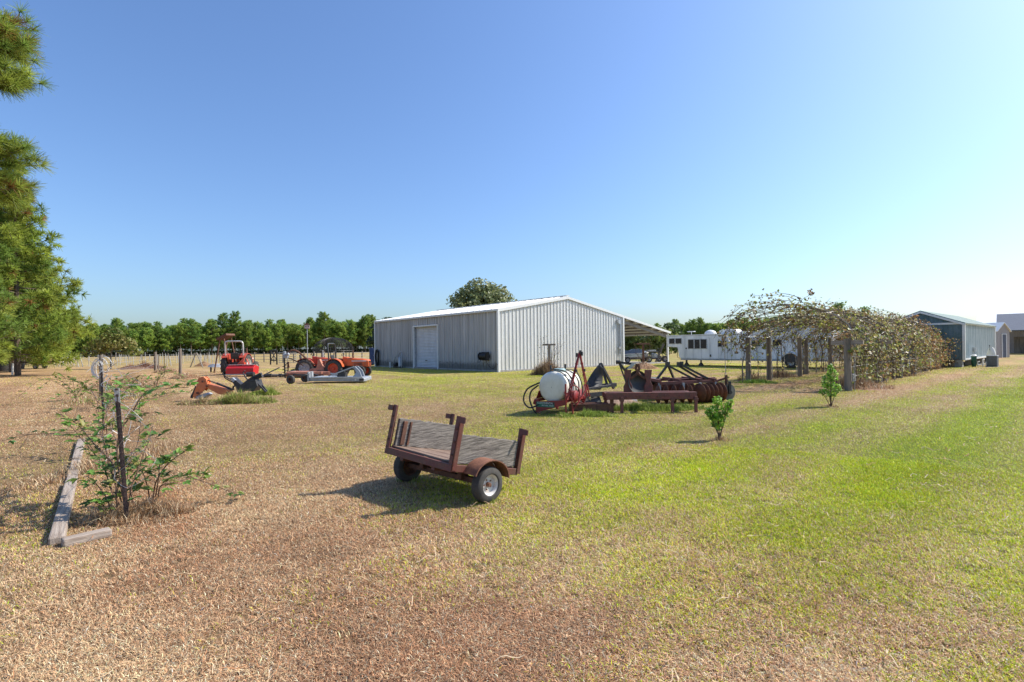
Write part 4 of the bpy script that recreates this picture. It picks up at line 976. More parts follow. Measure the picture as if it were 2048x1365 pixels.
def boardmesh(x, y0, y1, z0, z1, th, seed):
    mb = MB(); r_ = random.Random(seed); n = 18; vs = []; fs = []
    for k in range(n + 1):
        y = y0 + (y1 - y0) * k / n; e0 = z0 + r_.uniform(0, .010); e1 = z1 - r_.uniform(0, .012)
        vs += [(x - th / 2, y, e0), (x + th / 2, y, e0), (x + th / 2, y, e1), (x - th / 2, y, e1)]
    for k in range(n):
        a, b_ = 4 * k, 4 * k + 4
        fs += [(a, a + 1, b_ + 1, b_), (a + 1, a + 2, b_ + 2, b_ + 1), (a + 2, a + 3, b_ + 3, b_ + 2), (a + 3, a, b_, b_ + 3)]
    fs += [(3, 2, 1, 0), (4 * n, 4 * n + 1, 4 * n + 2, 4 * n + 3)]
    return mb.add(vs, fs)
part(boardmesh(-HW + .020, Y0 + .05, Y1 - .02, DZ + .055, DZ + .355, .038, 1), 'side_board', M['greywood'], bevel=.003)
part(boardmesh(HW - .018, Y0 + .02, Y1 - .02, DZ + .040, DZ + .320, .038, 2), 'side_board', M['greywood'], bevel=.003)
mb = MB(); mb.box((-HW + .05, Y0 + .12, DZ + .2), (.02, .05, .25)); mb.box((-HW + .047, Y0 + .20, DZ + .2), (.014, .025, .25)); part(mb, 'batten', M['rust'])
# fenders: arched plates outside each board
for s_ in (-1, 1):
    mb = MB(); n = 16; xi, xo = s_ * (HW + .024), s_ * (TW + .075)
    vs, fs = [], []
    for k in range(n + 1):
        a = math.pi * (.04 + .92 * k / n); r_ = .235
        for x_, rr in ((xi, r_), (xo, r_), (xo, r_ - .012), (xi, r_ - .012)):
            vs.append((x_, .02 - math.cos(a) * rr * 1.02, WR + .085 + math.sin(a) * rr * .78))
    for k in range(n):
        a, b_ = 4 * k, 4 * k + 4
        fs += [(a + i, a + (i + 1) % 4, b_ + (i + 1) % 4, b_ + i) for i in range(4)]
    fs += [(0, 1, 2, 3), (4 * n, 4 * n + 1, 4 * n + 2, 4 * n + 3)]
    mb.add(vs, fs)
    mb.prism([(xi, .02 - math.cos(a) * r2, WR + .085 + math.sin(a) * r2 * .78) for r2, sg in ((.224, 1), (.13, -1)) for a in [math.pi * (.06 + .88 * (q if sg > 0 else 12 - q) / 12) for q in range(13)]], (-s_ * .006, 0, 0))
    part(mb, 'fender', M['rustfender'], ct, True, 0)
wheel(ct, (TW, 0, WR), (1, 0, 0), WR, .115, .098, None, M['whiterim'], 0, M['rust'])
wheel(ct, (-TW, 0, WR), (-1, 0, 0), WR, .115, .098, None, M['rust'], 0, M['rust'])

# ------------------------------------------------------------------ tank sprayer
sp = thing('tank_sprayer', 'red farm sprayer with big white poly tank and folded A-shaped boom', 'sprayer', G(1104, 829), R(-30)); sp.location.z = -.07  # local y along the tank (away), x right
TR, TL, TZ = .345, .92, .66
mb = MB(); prof = [(0, .01), (0, .12), (.01, TR * .80), (.03, TR * .92), (.08, TR)]
for k in range(3): prof += [(.22 + k * .25, TR), (.24 + k * .25, TR - .012), (.28 + k * .25, TR - .012), (.30 + k * .25, TR)]
prof += [(TL - .08, TR), (TL - .03, TR * .92), (TL - .01, TR * .8), (TL, .12), (TL, .01)]
AXD = V((math.sin(R(-8)), math.cos(R(-8)), 0))
rotz = Matrix.Rotation(R(8), 4, 'Z')
mb.lathe((0, 0, TZ), (0, 1, 0), prof, 40); tank = mb.build('tank', M['plastic'], sp, True)
mb = MB(); mb.lathe((0, .42, TZ + TR - .02), (0, 0, 1), [(0, .14), (.05, .14), (.07, .12), (.07, .01)], 20); mb.build('lid', mat('pale_teal_lid', (.35, .52, .52), .5), tank, True)
mb = MB(); mb.cyl((-.16, .3, TZ + TR - .05), (-.16, .3, TZ + TR + .13), .022); mb.build('breather', M['black'], tank); mb = MB(); mb.cyl((.10, .52, TZ + TR - .05), (.10, .52, TZ + TR + .15), .022); mb.build('breather', M['black'], tank)
mb = MB()
for y_ in (.19, .70):
    mb.tube([(math.cos(a) * (TR + .008), y_, TZ + math.sin(a) * (TR + .008)) for a in [R(-30) + R(240) * q / 24 for q in range(25)]], .013, 5)
mb.build('strap', M['black'], tank)
mb = MB(); mb.hose([(-.16, .30, TZ + TR + .02), (.0, .1, TZ + TR + .05), (.22, .3, TZ + .32), (.36, .45, TZ + .05), (.38, .5, .45)], .015, 6); mb.hose([(.1, .5, TZ + TR + .03), (.26, .75, TZ + .33), (.39, .8, TZ), (.4, .75, .4)], .014, 6)
mb.hose([(-.30, .06, TZ + .10), (-.58, -.04, TZ - .05), (-.66, -.08, TZ - .30), (-.50, -.10, TZ - .46), (-.24, -.06, TZ - .36)], .018, 7); mb.hose([(-.32, .0, TZ + .04), (-.48, -.05, TZ - .1), (-.50, -.08, TZ - .30), (-.40, -.1, TZ - .50), (-.34, -.06, TZ - .6)], .018, 7); mb.build('hose', M['blackhose'], sp, True)
mb = MB()
mb.prism([(-.36, -.04, .10), (.02, -.04, .20), (.38, -.04, .30), (.38, -.04, .40), (-.36, -.04, .34)], (0, -.035, 0))
mb.prism([(-.36, TL + .04, .22), (.38, TL + .04, .30), (.38, TL + .04, .40), (-.36, TL + .04, .34)], (0, .035, 0))
for s_ in (-1, 1):
    mb.bar((s_ * .33, -.04, .37), (s_ * .33, TL + .04, .37), .06, .06, up=(0, 0, 1))
    mb.prism([(s_ * .38, -.02, .40), (s_ * .38, TL + .02, .40), (s_ * .31, TL + .02, .58), (s_ * .31, -.02, .58)], (-s_ * .012, 0, 0))
mb.bar((-.45, .05, .34), (-.36, .05, .30), .10, .12)
mb.build('frame', M['redimpl'], sp, bevel=.004)
mb = MB(); mb.bar((-.30, -.02, .10), (-.30, -.02, 0), .05); mb.bar((-.30, TL, .22), (-.30, TL, 0), .05); mb.bar((.36, TL, .3), (.36, TL, 0), .05); mb.build('foot', M['redimpl'], sp)
# booms folded upright to a peak
mb = MB(); apex = V((.50, .40, 1.42))
feet = [V((.40, -.05, .42)), V((.56, .75, .42))]
for f_ in feet:
    for dx in (-.02, .03): mb.bar(f_ + V((dx, 0, 0)), apex + V((dx * .3, 0, 0)), .022, .022)
    for t in (.25, .5, .75): mb.bar(f_.lerp(apex, t) - V((.03, 0, 0)), f_.lerp(apex, t) + V((.03, 0, 0)), .03, .04)
mb.build('boom', M['redimpl'], sp)
mb = MB(); mb.bar((.38, -.10, 0), (.38, -.10, .75), .028); mb.bar((.50, -.0, .1), (.46, .0, .62), .024); mb.bar((.40, -.08, .55), (.56, .05, .30), .026); mb.bar((.56, .05, .3), (.66, .4, .62), .026); mb.hose([(.42, -.05, .62), (.50, .02, .72), (.60, .12, .62), (.58, .1, .36), (.50, .05, .2)], .014, 6); mb.hose([(.60, .42, .72), (.64, .42, .5), (.58, .38, .30), (.50, .3, .36)], .014, 6); mb.build('boom_arm', M['redimpl'], sp)
mb = MB(); mb.lathe((.42, .25, .46), (1, 0, 0), [(-.05, .01), (-.05, .12), (.05, .13), (.08, .08), (.08, .01)], 14); mb.build('pump', M['redimpl'], sp, True)
mb = MB()
for q in (apex + V((-.06, 0, -.06)), apex + V((.02, 0, 0)), apex + V((.05, .02, -.03))): mb.box(q, (.04, .04, .09)); 
for t in (.3, .6):
    for f_ in feet: mb.box(f_.lerp(apex, t) + V((.035, 0, 0)), (.035, .035, .06))
mb.build('nozzle', M['black'], sp)
mb = MB(); mb.box((-.12, -.078, .285), (.44, .006, .115)); sign = mb.build('sign', mat('sign_green', (.02, .16, .09), .5), sp)
mb = MB(); mb.box((-.02, -.082, .315), (.46 * .5, .004, .05)); mb.build('sign_panel', M['black'], sign)
def text(s, size, loc, rot, m, parent, name='lettering'):
    cu = bpy.data.curves.new(name, 'FONT'); cu.body = s; cu.size = size; cu.align_x = 'CENTER'; cu.align_y = 'CENTER'; cu.extrude = .001
    o = bpy.data.objects.new(name, cu); COL.objects.link(o)
    dg = bpy.context.evaluated_depsgraph_get(); me = bpy.data.meshes.new_from_object(o.evaluated_get(dg))
    bpy.data.objects.remove(o); o = bpy.data.objects.new(name, me); COL.objects.link(o); me.materials.clear(); me.materials.append(m)
    o.location = loc; o.rotation_euler = rot; o.parent = parent
    return o
text('CONTINENTAL', .055, (-.12, -.0865, .317), (R(90), 0, 0), M['white'], sign)
text('BELTON, TEXAS', .040, (-.06, -.0865, .265), (R(90), 0, 0), M['white'], sign)

# ------------------------------------------------------------------ red tool bar with standards and rippers
tbp = G(1243, 826)
tb = thing('tool_bar', 'long faded red tool bar on short legs with two tall red standards', 'tool bar', tbp, R(-1)); tb.location.z = -.045
BL = 1.98; X0 = -.33
mb = MB(); mb.box((X0 + BL / 2, 0, .415), (BL, .10, .155)); mb.box((X0 + BL / 2, .52, .405), (BL, .10, .13)); mb.build('beam', M['redfaded'], tb, bevel=.006)
mb = MB()
for x_ in (X0 + .06, X0 + BL - .06, X0 + BL / 2): mb.bar((x_, .05, .41), (x_, .47, .41), .08, .10, up=(0, 0, 1))
mb.build('cross_member', M['redfaded'], tb)
for x_, y_ in ((0, -.06), (X0 + .03, .30), (1.12, -.02), (1.62, -.06)):
    mb = MB(); mb.bar((x_, y_, 0), (x_, y_, .40), .062); mb.bar((x_, y_ - .04, .33), (x_, y_ + .05, .33), .09, .06); mb.build('leg', M['redfaded'], tb, bevel=.004)
mb = MB()
for k, x_ in enumerate((.12, .34, .43, .62, .80, .96, 1.28, 1.50)):
    mb.cyl((x_, -.05, .40 + .02 * (k % 2)), (x_, -.085, .40 + .02 * (k % 2)), .018, n=8)
mb.build('bolt', M['redfaded'], tb)
def standard(x, s_):
    mb = MB()
    mb.prism([(x - .09, .24, .47), (x + .09, .24, .47), (x + .10, .24, .62), (x + .05, .24, .72), (x + .07, .24, .84), (x + .09, .24, .98), (x - .07, .24, .98), (x - .07, .24, .82), (x - .04, .24, .72), (x - .09, .24, .60)], (0, .06, 0))
    st_ = mb.build('standard', M['redfaded'], tb, bevel=.008)
    mb = MB(); mb.tube([(x + s_ * .07, .27, .78), (x + s_ * .20, .27, .88), (x + s_ * .27, .27, 1.0), (x + s_ * .25, .27, 1.12)], .030, 7); mb.build('share', M['rust'], st_, True)
    return st_
s1 = standard(.20, 1); s2 = standard(.66, -1)
mb = MB(); mb.bar((.0, .27, 1.16), (.36, .27, 1.10), .05); mb.bar((.0, .27, 1.16), (.16, .27, .95), .05); mb.bar((.02, .24, 1.1), (.16, .24, .70), .03); mb.bar((.34, .22, 1.1), (.16, .26, 1.0), .05); mb.cyl((-.06, .25, 1.16), (.03, .25, 1.16), .045, n=10); mb.build('top_link', M['black'], tb)
mb = MB(); mb.sheet([(.16, .20, 1.0), (.28, .20, 1.02), (.38, .2, 1.14), (.28, .2, 1.13)], .012); mb.build('hitch_plate', M['steel'], tb)
mb = MB(); vs = []
mb.lathe((.42, .36, .70), V((.35, -1, .1)), [(0, .001), (.01, .12), (.04, .22), (.06, .26), (.068, .26), (.05, .22), (.02, .12), (.01, .001)], 24); mb.build('disc', M['black'], tb, True)

# ------------------------------------------------------------------ box plough / cultivator frame behind it, left
bp_ = thing('moldboard_plow', 'black plow with pointed mast and curved blade standing left of the red tool bar', 'plow', G(1186, 815), R(10))
mb = MB()
P0 = V((.32, .3, 1.05))
mb.bar((.05, .1, .52), P0, .05); mb.bar((.48, .25, .45), P0, .05); mb.bar((.75, .55, .40), P0, .055); mb.bar((-.1, .1, .50), (.75, .4, .50), .07, .09)
mb.build('mast', M['black'], bp_)
mb = MB(); vs = []; fs = []
n = 9
for k in range(n):
    t = k / (n - 1); z = .42 + .60 * t; bulge = .16 * math.sin(math.pi * t)
    vs += [(-.22 + .40 * t ** .8 - .02, .05 + bulge, z), (-.22 + .40 * t ** .8 + .40 * (1 - t) ** .6 + .03, .02 + bulge * .6, z)]
for k in range(n - 1): fs.append((2 * k, 2 * k + 1, 2 * k + 3, 2 * k + 2))
mb.add(vs, fs); o = mb.build('moldboard', M['black'], bp_, True); sm = o.modifiers.new('thick', 'SOLIDIFY'); sm.thickness = .015
mb = MB(); mb.bar((-.28, -.1, .44), (.46, -.02, .52), .06, .05); mb.bar((-.3, -.1, .30), (.35, .0, .33), .04, .10); mb.build('beam', M['greywood'], bp_)
mb = MB(); mb.lathe((-.30, -.25, .36), V((.9, -.45, 0)), [(-.02, .001), (-.02, .04), (-.005, .05), (-.003, .235), (.003, .235), (.005, .05), (.02, .04), (.02, .001)], 26); mb.build('coulter', M['rust'], bp_, True)
mb = MB()
for x_ in (-.22, .05): mb.sheet([(x_ - .14, -.12, .02), (x_ + .16, -.12, .02), (x_ + .12, .02, .26), (x_, .08, .34), (x_ - .12, .0, .22)], .02)
mb.build('share', M['black'], bp_)
lb = thing('drag_beam', 'low rusty red drag beam lying in the grass beside the sprayer', 'drag beam', G(1180, 826), R(-2)); lb['kind'] = 'thing'
mb = MB(); mb.box((0, 0, .12), (.92, .12, .16)); mb.box((0.02, .30, .17), (.86, .05, .06)); mb.box((-.38, .15, .15), (.06, .26, .06)); mb.box((.38, .15, .15), (.06, .26, .06)); mb.build('beam', M['rust'], lb, bevel=.01)
mb = MB(); mb.bar((.48, -.04, .0), (.48, -.04, .36), .08, .03); mb.bar((.40, .1, .0), (.56, .0, .2), .06, .04); mb.build('shank', M['rust'], lb)
p = G(1235, 812); sl = tag(MB().prism([(.1, -.1, -.02), (.5, -.05, -.02), (.6, .3, -.02), (.1, .35, -.02)], (0, .0, .15)).build('concrete_slab', M['concrete'], None, bevel=.03), 'broken pale concrete slab lying on the soil under the red tool bar', 'slab', kind='thing')
sl.location = p; sl.rotation_euler = (R(3), R(-2), R(6))

# ------------------------------------------------------------------ disc harrow
dh = thing('disc_harrow', 'rusty disc harrow with black hitch frames behind the red tool bar', 'harrow', G(1395, 806), R(8))
mb = MB()
for y_, z_, x0, x1 in ((0, .52, -1.0, .62), (.75, .55, -1.15, .3), (.38, .56, -.6, .75)): mb.bar((x0, y_, z_), (x1, y_ + .1, z_ + .02), .07, .07, up=(0, 0, 1))
for x_ in (-1.0, -.45, .1, .5): mb.bar((x_, 0, .58), (x_ - .1, .8, .60), .07, .07, up=(0, 0, 1))
mb.build('frame', M['redfaded'], dh)
mb = MB()
mb.bar((-.95, .35, .58), (-.62, .35, .98), .055, .05); mb.bar((-.62, .35, .98), (-.35, .6, .60), .05); mb.bar((-.66, .35, .97), (.0, .2, .60), .055, .05); mb.bar((-.28, .3, .97), (.42, .25, .60), .06, .05); mb.bar((-.36, .35, .96), (.28, .35, .58), .05)
mb.box((-.64, .33, .99), (.10, .08, .12)); mb.box((-.34, .33, .98), (.07, .07, .12)); mb.box((-.25, .33, .99), (.07, .07, .12)); mb.build('hitch_frame', M['black'], dh)
mb = MB(); mb.cyl((-1.35, .9, .52), (-.55, 1.05, .50), .13, .11, 12); mb.cyl((-1.2, 1.3, .55), (-.7, 1.35, .55), .10, .1, 12); mb.build('roller', M['black'], dh, True)
def gang(x0, y0, x1, y1, n, rr):
    a, b_ = V((x0, y0, rr)), V((x1, y1, rr)); d = (b_ - a).normalized()
    mb = MB(); mb.cyl(a, b_, .025, n=8)
    g_ = mb.build('gang_axle', M['rust'], dh)
    for k in range(n):
        c = a.lerp(b_, (k + .5) / n); mb = MB()
        mb.lathe(c, d, [(-.02, .03), (.0, rr * .5), (.035, rr * .85), (.06, rr), (.066, rr), (.045, rr * .85), (.012, rr * .5), (-.005, .03)], 22)
        mb.build('disc', mat_disc, g_, True)
    for t in (.2, .8):
        q = a.lerp(b_, t); MB().bar(q, (q.x, q.y, .52), .05, .06).build('hanger', M['greysteel'], g_)
mat_disc = mat('rusty_disc', (.20, .075, .035), .75, .3, col2=(.11, .05, .03), scale=5)
gang(-.10, -.08, .70, .12, 6, .25); gang(-1.2, .06, -.2, -.08, 5, .235); gang(-.9, .85, .4, 1.05, 6, .235)
mb = MB(); mb.bar((.45, .3, .46), (.95, .25, .60), .05, .05); mb.bar((.93, .22, .30), (.93, .22, .68), .05); mb.build('side_arm', M['rust'], dh)
mb = MB(); mb.lathe((.93, .10, .24), V((.25, -1, 0)), [(-.02, .01), (-.02, .10), (0, .215), (.004, .215), (.01, .10), (.02, .04), (.02, .01)], 24); mb.build('furrow_disc', mat('dull_disc', (.11, .115, .10), .6, .2, var=.15), dh, True)
mb = MB(); mb.cyl((.93, .02, .24), (.93, .2, .24), .05, n=10); mb.bar((.93, .06, .24), (.93, .06, .52), .06, .05); mb.build('disc_bearing', M['black'], dh)
# ------------------------------------------------------------------ tractors (local x forward, y left)
def tractor(label, loc, rz, paint, rimm, WB=1.45, rr=.46, fr=.30, rops=True, ropsm=None, rim_hub=None, scale=1.0, hood=True, whitestack=False):
    t = thing('tractor', label, 'tractor', loc, rz); t.scale = (scale,) * 3
    mb = MB(); mb.prism([(-.25, -.16, .38), (.75, -.16, .36), (1.55, -.16, .34), (1.62, -.16, .50), (.8, -.16, .62), (-.25, -.16, .70)], (0, .32, 0)); mb.box((-.02, 0, rr), (.30, .60, .30)); mb.box((.45, 0, .40), (.5, .8, .06)); mb.build('chassis', M['black'], t, bevel=.02)
    if hood:
        mb = MB(); vs = []; secs = [(.62, .24, .60, 1.05), (.80, .25, .60, 1.04), (1.50, .235, .56, .97), (1.78, .225, .54, .93), (1.84, .20, .56, .88)]
        for x_, w_, z0, z1 in secs: vs += [(x_, -w_, z0), (x_, -w_, z1 - .06), (x_, -w_ * .75, z1), (x_, w_ * .75, z1), (x_, w_, z1 - .06), (x_, w_, z0)]
        fs = [(i * 6 + k, i * 6 + (k + 1) % 6, (i + 1) * 6 + (k + 1) % 6, (i + 1) * 6 + k) for i in range(len(secs) - 1) for k in range(6)] + [tuple(range(6)), tuple(24 + k for k in range(6))]
        mb.add(vs, fs); hd = mb.build('hood', paint, t, True, bevel=.012)
        mb = MB()
        for s_ in (-1, 1): mb.box((1.25, s_ * .243, .86), (.95, .010, .05))
        mb.build('hood_stripe', M['white'], hd)
        mb = MB()
        for s_ in (-1, 1):
            for k in range(9): mb.box((1.05 + k * .05, s_ * .240, .70), (.022, .012, .14))
        for k in range(6): mb.box((1.845, 0, .60 + k * .045), (.02, .32, .02))
        mb.build('grille', M['black'], hd)
        for s_ in (-1, 1): MB().lathe((1.835, s_ * .12, .82), (1, 0, 0), [(0, .01), (0, .05), (.03, .05), (.03, .01)], 12).build('headlight', M['glass'], hd)
    mb = MB(); mb.box((.50, 0, .98), (.22, .36, .20)); mb.prism([(.42, -.2, .60), (.62, -.2, .60), (.62, -.2, 1.06), (.36, -.2, 1.10)], (0, .4, 0)); mb.build('dashboard', paint, t, bevel=.02)
    mb = MB(); mb.cyl((.42, 0, 1.05), (.30, 0, 1.22), .018, n=8); mb.tube([(.30 + .05 * math.cos(a) * .6, .17 * math.sin(a), 1.22 + .12 * math.cos(a) * .5) for a in [2 * math.pi * q / 16 for q in range(17)]], .013, 6, caps=False); mb.build('steering_wheel', M['black'], t, True)
    mb = MB(); mb.box((-.08, 0, .90), (.42, .42, .08)); mb.prism([(-.30, -.21, .92), (-.22, -.21, .92), (-.28, -.21, 1.20), (-.34, -.21, 1.20)], (0, .42, 0)); mb.build('seat', M['black'], t, bevel=.03)
    for s_ in (-1, 1):
        mb = MB(); n = 12; vs = []; fs = []
        for k in range(n + 1):
            a = math.pi * (.06 + .72 * k / n); r_ = rr + .09
            for y_, q in ((s_ * .30, 0), (s_ * .62, 0), (s_ * .62, .03), (s_ * .30, .03)): vs.append((math.cos(a) * (r_ - q), y_, rr + math.sin(a) * (r_ - q)))
        for k in range(n): fs += [(4 * k + i, 4 * k + (i + 1) % 4, 4 * k + 4 + (i + 1) % 4, 4 * k + 4 + i) for i in range(4)]
        fs += [(0, 1, 2, 3), (4 * n, 4 * n + 1, 4 * n + 2, 4 * n + 3)]
        mb.add(vs, fs)
        mb.prism([(math.cos(a) * (rr + .07), s_ * .29, rr + math.sin(a) * (rr + .07)) for a in [math.pi * (.06 + .72 * q / 10) for q in range(11)]] + [(-.3, s_ * .29, .62), (.45, s_ * .29, .55)], (0, s_ * .012, 0))
        mb.build('fender', paint, t, True)
        wheel(t, (0, s_ * .52, rr), (0, s_, 0), rr, .27, rr * .62, None, rimm, 15, rim_hub or rimm, 'rear_wheel')
        wheel(t, (WB, s_ * .46, fr), (0, s_, 0), fr, .18, fr * .60, None, rimm, 12, rim_hub or rimm, 'front_wheel')
    mb = MB(); mb.bar((WB, -.42, fr + .02), (WB, .42, fr + .02), .09, .09); mb.build('front_axle', M['black'], t)
    mb = MB(); mb.tube([(.95, -.16, .95), (.95, -.16, 1.10), (.95, -.16, 1.45)], .03, 8); mb.cyl((.95, -.16, 1.05), (.95, -.16, 1.28), .05, n=10); mb.build('exhaust', M['rust'] if not whitestack else M['silverpipe'], t, True)
    for s_ in (-1, 1):
        mb = MB(); mb.bar((-.10, s_ * .18, .40), (-.75, s_ * .30, .34), .04, .06); mb.bar((-.2, s_ * .18, .80), (-.55, s_ * .26, .40), .03); mb.build('lift_arm', M['black'], t)
    if rops:
        mb = MB(); w_ = .46
        mb.tube([(-.28, -w_, .62), (-.32, -w_, 1.25), (-.36, -w_, 1.72), (-.37, -w_ + .05, 1.80), (-.375, -w_ + .14, 1.83), (-.375, w_ - .14, 1.83), (-.37, w_ - .05, 1.80), (-.36, w_, 1.72), (-.32, w_, 1.25), (-.28, w_, .62)], .042, 8)
        mb.build('roll_bar', ropsm or M['black'], t, True)
    return t
OGREY = mat('grey_roll_bar', (.05, .052, .05), .5, var=.1)
rimo = mat('orange_rim', (.62, .075, .025), .45, col2=(.48, .08, .04), scale=5, var=.06)
p = G(676, 753.5)
tractor('orange compact tractor with black roll bar, side on, nearest the barn', p, R(-5), M['orange'], rimo, ropsm=OGREY, scale=.98)
p = at(612, 735, 29.5); p.z = 0
tractor('older dull orange tractor parked behind and left of the orange compact tractor', p, R(14), M['redtractor'], M['steel'], rops=False, whitestack=True)
p = at(474, 735, 31.5); p.z = 0
rt = tractor('red tractor seen from behind with pale roll bar and red mower on its back', p, R(97), M['redtractor'], M['whiterim'], rr=.54, fr=.34, ropsm=M['silverpipe'], scale=1.12)
p = at(484, 735, 29.2); p.z = 0
h = thing('flail_mower', 'bright red box-shaped mower hitched behind the red tractor', 'mower', p, R(-3))
MR = mat('bright_red', (.55, .012, .014), .45, col2=(.42, .02, .02), scale=4, var=.06)
mb = MB(); mb.prism([(-.78, -.30, .12), (-.78, .25, .15), (-.78, .30, .55), (-.78, -.05, .66), (-.78, -.30, .48)], (1.62, 0, 0)); mb.build('deck', MR, h, bevel=.02)
mb = MB(); mb.box((.03, -.31, .13), (1.62, .03, .04)); mb.box((.03, -.1, .67), (1.5, .06, .03)); mb.build('skid', M['whiterim'], h)
mb = MB(); mb.prism([(-.1, -.05, .62), (.10, -.05, .62), (.02, .2, 1.05), (-.06, .2, 1.05)], (0, .06, 0)); mb.box((0, .1, .72), (.3, .26, .18)); mb.bar((-.4, .1, .6), (-.1, .3, 1.0), .05); mb.bar((.4, .1, .6), (.1, .3, 1.0), .05); mb.build('hitch', M['redtractor'], h)
mb = MB(); mb.cyl((.55, -.42, .14), (.95, -.42, .14), .13, n=14); mb.bar((.6, -.42, .14), (.6, -.1, .4), .05); mb.build('roller', M['black'], h)
p = at(452, 735, 34); p.z = 0
h = thing('rusty_hoist', 'rusty A-shaped hoist frame standing behind the red tractor', 'hoist', p, R(-8))
mb = MB()
for y_ in (-.35, .35):
    mb.bar((-.6, y_, 0), (-.10, y_, 2.35), .06); mb.bar((.62, y_, 0), (.14, y_, 2.35), .06)
mb.bar((-.35, -.35, 1.15), (-.35, .35, 1.15), .05); mb.bar((.4, -.35, 1.15), (.4, .35, 1.15), .05); mb.bar((-.1, 0, 2.3), (.35, -.35, .2), .05)
mb.build('leg_frame', M['rust'], h)
mb = MB(); mb.prism([(-.42, -.42, 2.30), (.34, -.42, 2.62), (.40, -.42, 2.50), (-.30, -.42, 2.18)], (0, .84, 0)); mb.build('head_beam', M['rust'], h)

# ------------------------------------------------------------------ grey finishing mower in front of the orange tractor
p = G(676, 767)
h = thing('finishing_mower', 'grey flat deck mower with raised A-shaped hitch lying in front of the orange tractor', 'mower', p, R(-2))
mb = MB(); mb.prism([(-1.30, 0, .10), (1.12, 0, .06), (1.18, .1, .06), (1.18, 1.0, .10), (-1.2, 1.1, .12)], (0, 0, .16)); mb.build('deck', M['greysteel'], h, bevel=.03)
mb = MB(); mb.box((-.02, -.03, .255), (2.25, .05, .05)); mb.box((-1.30, .2, .30), (.06, .5, .42)); mb.box((-1.18, .02, .36), (.06, .06, .30)); mb.build('side_rail', M['steel'], h, bevel=.005)
mb = MB(); mb.prism([(.55, .3, .26), (.95, .3, .26), (.86, .3, .52), (.66, .3, .72), (.56, .3, .70), (.70, .3, .46)], (0, .06, 0)); mb.build('hitch_plate', M['greysteel'], h, bevel=.008); mb = MB(); mb.prism([(.55, .7, .26), (.95, .7, .26), (.86, .7, .52), (.66, .7, .72), (.56, .7, .70), (.70, .7, .46)], (0, .06, 0)); mb.build('hitch_plate', M['greysteel'], h, bevel=.008)
mb = MB(); mb.bar((.60, .33, .71), (-.50, .25, .30), .06, .045); mb.bar((.60, .73, .71), (-.50, .75, .30), .06, .045); mb.bar((-.45, .3, .42), (.15, .5, .34), .05); mb.build('brace', M['steel'], h)
mb = MB(); mb.box((0, .55, .36), (.35, .35, .2)); mb.cyl((0, .55, .4), (0, .55, .56), .09, n=12); mb.bar((-.1, .5, .5), (.5, .5, .62), .06); mb.build('gearbox', M['black'], h)
mb = MB(); mb.lathe((.78, -.004, .14), (0, -1, 0), [(0, .001), (0, .045), (.004, .04), (.004, .001)], 14); mb.build('badge', M['white'], h)
mb = MB(); mb.box((1.05, -.012, .15), (.2, .02, .10)); mb.build('bumper', M['black'], h)
for x_, y_ in ((-2.02, -.15), (-1.9, 1.0)):
    wheel(h, (x_, y_, .19), (.25, 1, 0), .19, .15, .08, None, M['rust'])
    mb = MB(); mb.bar((x_, y_ + .1, .19), (x_ + .1, y_ + .1, .42), .05); mb.bar((x_ + .1, y_ + .1, .42), (-1.25, .3 if y_ < 0 else .9, .30), .06, .06); mb.build('caster_arm', M['black'], h)
# faded rotary cutter behind it
p = G(622, 756)
h = thing('rotary_cutter', 'sun-faded pink orange rotary cutter between the old tractor and the grey mower', 'rotary cutter', p, R(0))
mb = MB(); mb.box((-.35, .6, .22), (1.9, 1.3, .20)); mb.prism([(.55, 0, .12), (.95, .1, .12), (.95, 1.2, .12), (.55, 1.25, .12)], (0, 0, .2)); mb.build('deck', M['pinkorange'], h, bevel=.03)
mb = MB(); mb.prism([(.0, .5, .32), (.55, .5, .32), (.50, .5, .52), (.36, .5, .78), (.28, .5, .98), (.18, .5, .92), (.12, .5, .6)], (0, .25, 0)); mb.box((.62, .45, .62), (.07, .07, .72)); mb.bar((.1, .6, .4), (-.25, .6, .34), .25, .2); mb.build('gearbox', M['pinkorange'], h, bevel=.02)
mb = MB(); mb.box((-.3, -.07, .13), (2.0, .05, .12)); mb.bar((-1.3, .2, .3), (-1.25, .2, .85), .05); mb.bar((-1.3, .2, .85), (-1.22, .2, .55), .05); mb.build('skirt', M['rust'], h)
# post-hole digger
p = G(570, 756); p2 = p
h = thing('posthole_digger', 'dark upright auger hanging from a curved rusty boom left of the old tractor', 'auger', p, R(0))
mb = MB(); mb.cyl((0, 0, .05), (0, 0, 1.05), .03, n=8)
vs = []; fs = []
for k in range(61):
    a = k * .42; z_ = .05 + .62 * k / 60; vs += [(.03 * math.cos(a), .03 * math.sin(a), z_), (.14 * math.cos(a), .14 * math.sin(a), z_)]
    if k: fs.append((2 * k - 2, 2 * k - 1, 2 * k + 1, 2 * k))
mb.add(vs, fs); o = mb.build('auger', M['black'], h, True)
mb = MB(); mb.box((.06, 0, 1.16), (.26, .22, .22)); mb.cyl((0, 0, 1.05), (0, 0, 1.42), .07, n=10); mb.cyl((.1, -.14, 1.2), (.3, -.16, 1.28), .07, n=10); mb.build('gearbox', M['greysteel'], h, bevel=.015)
mb = MB(); mb.hose([(.12, .02, 1.30), (.35, .05, 1.46), (.62, .1, 1.42), (.9, .15, 1.18), (1.25, .2, .88), (1.5, .25, .66)], .045, 8); mb.hose([(.2, .0, 1.05), (.5, .05, .92), (.95, .12, .62)], .028, 7); mb.build('boom', M['rust'], h, True)
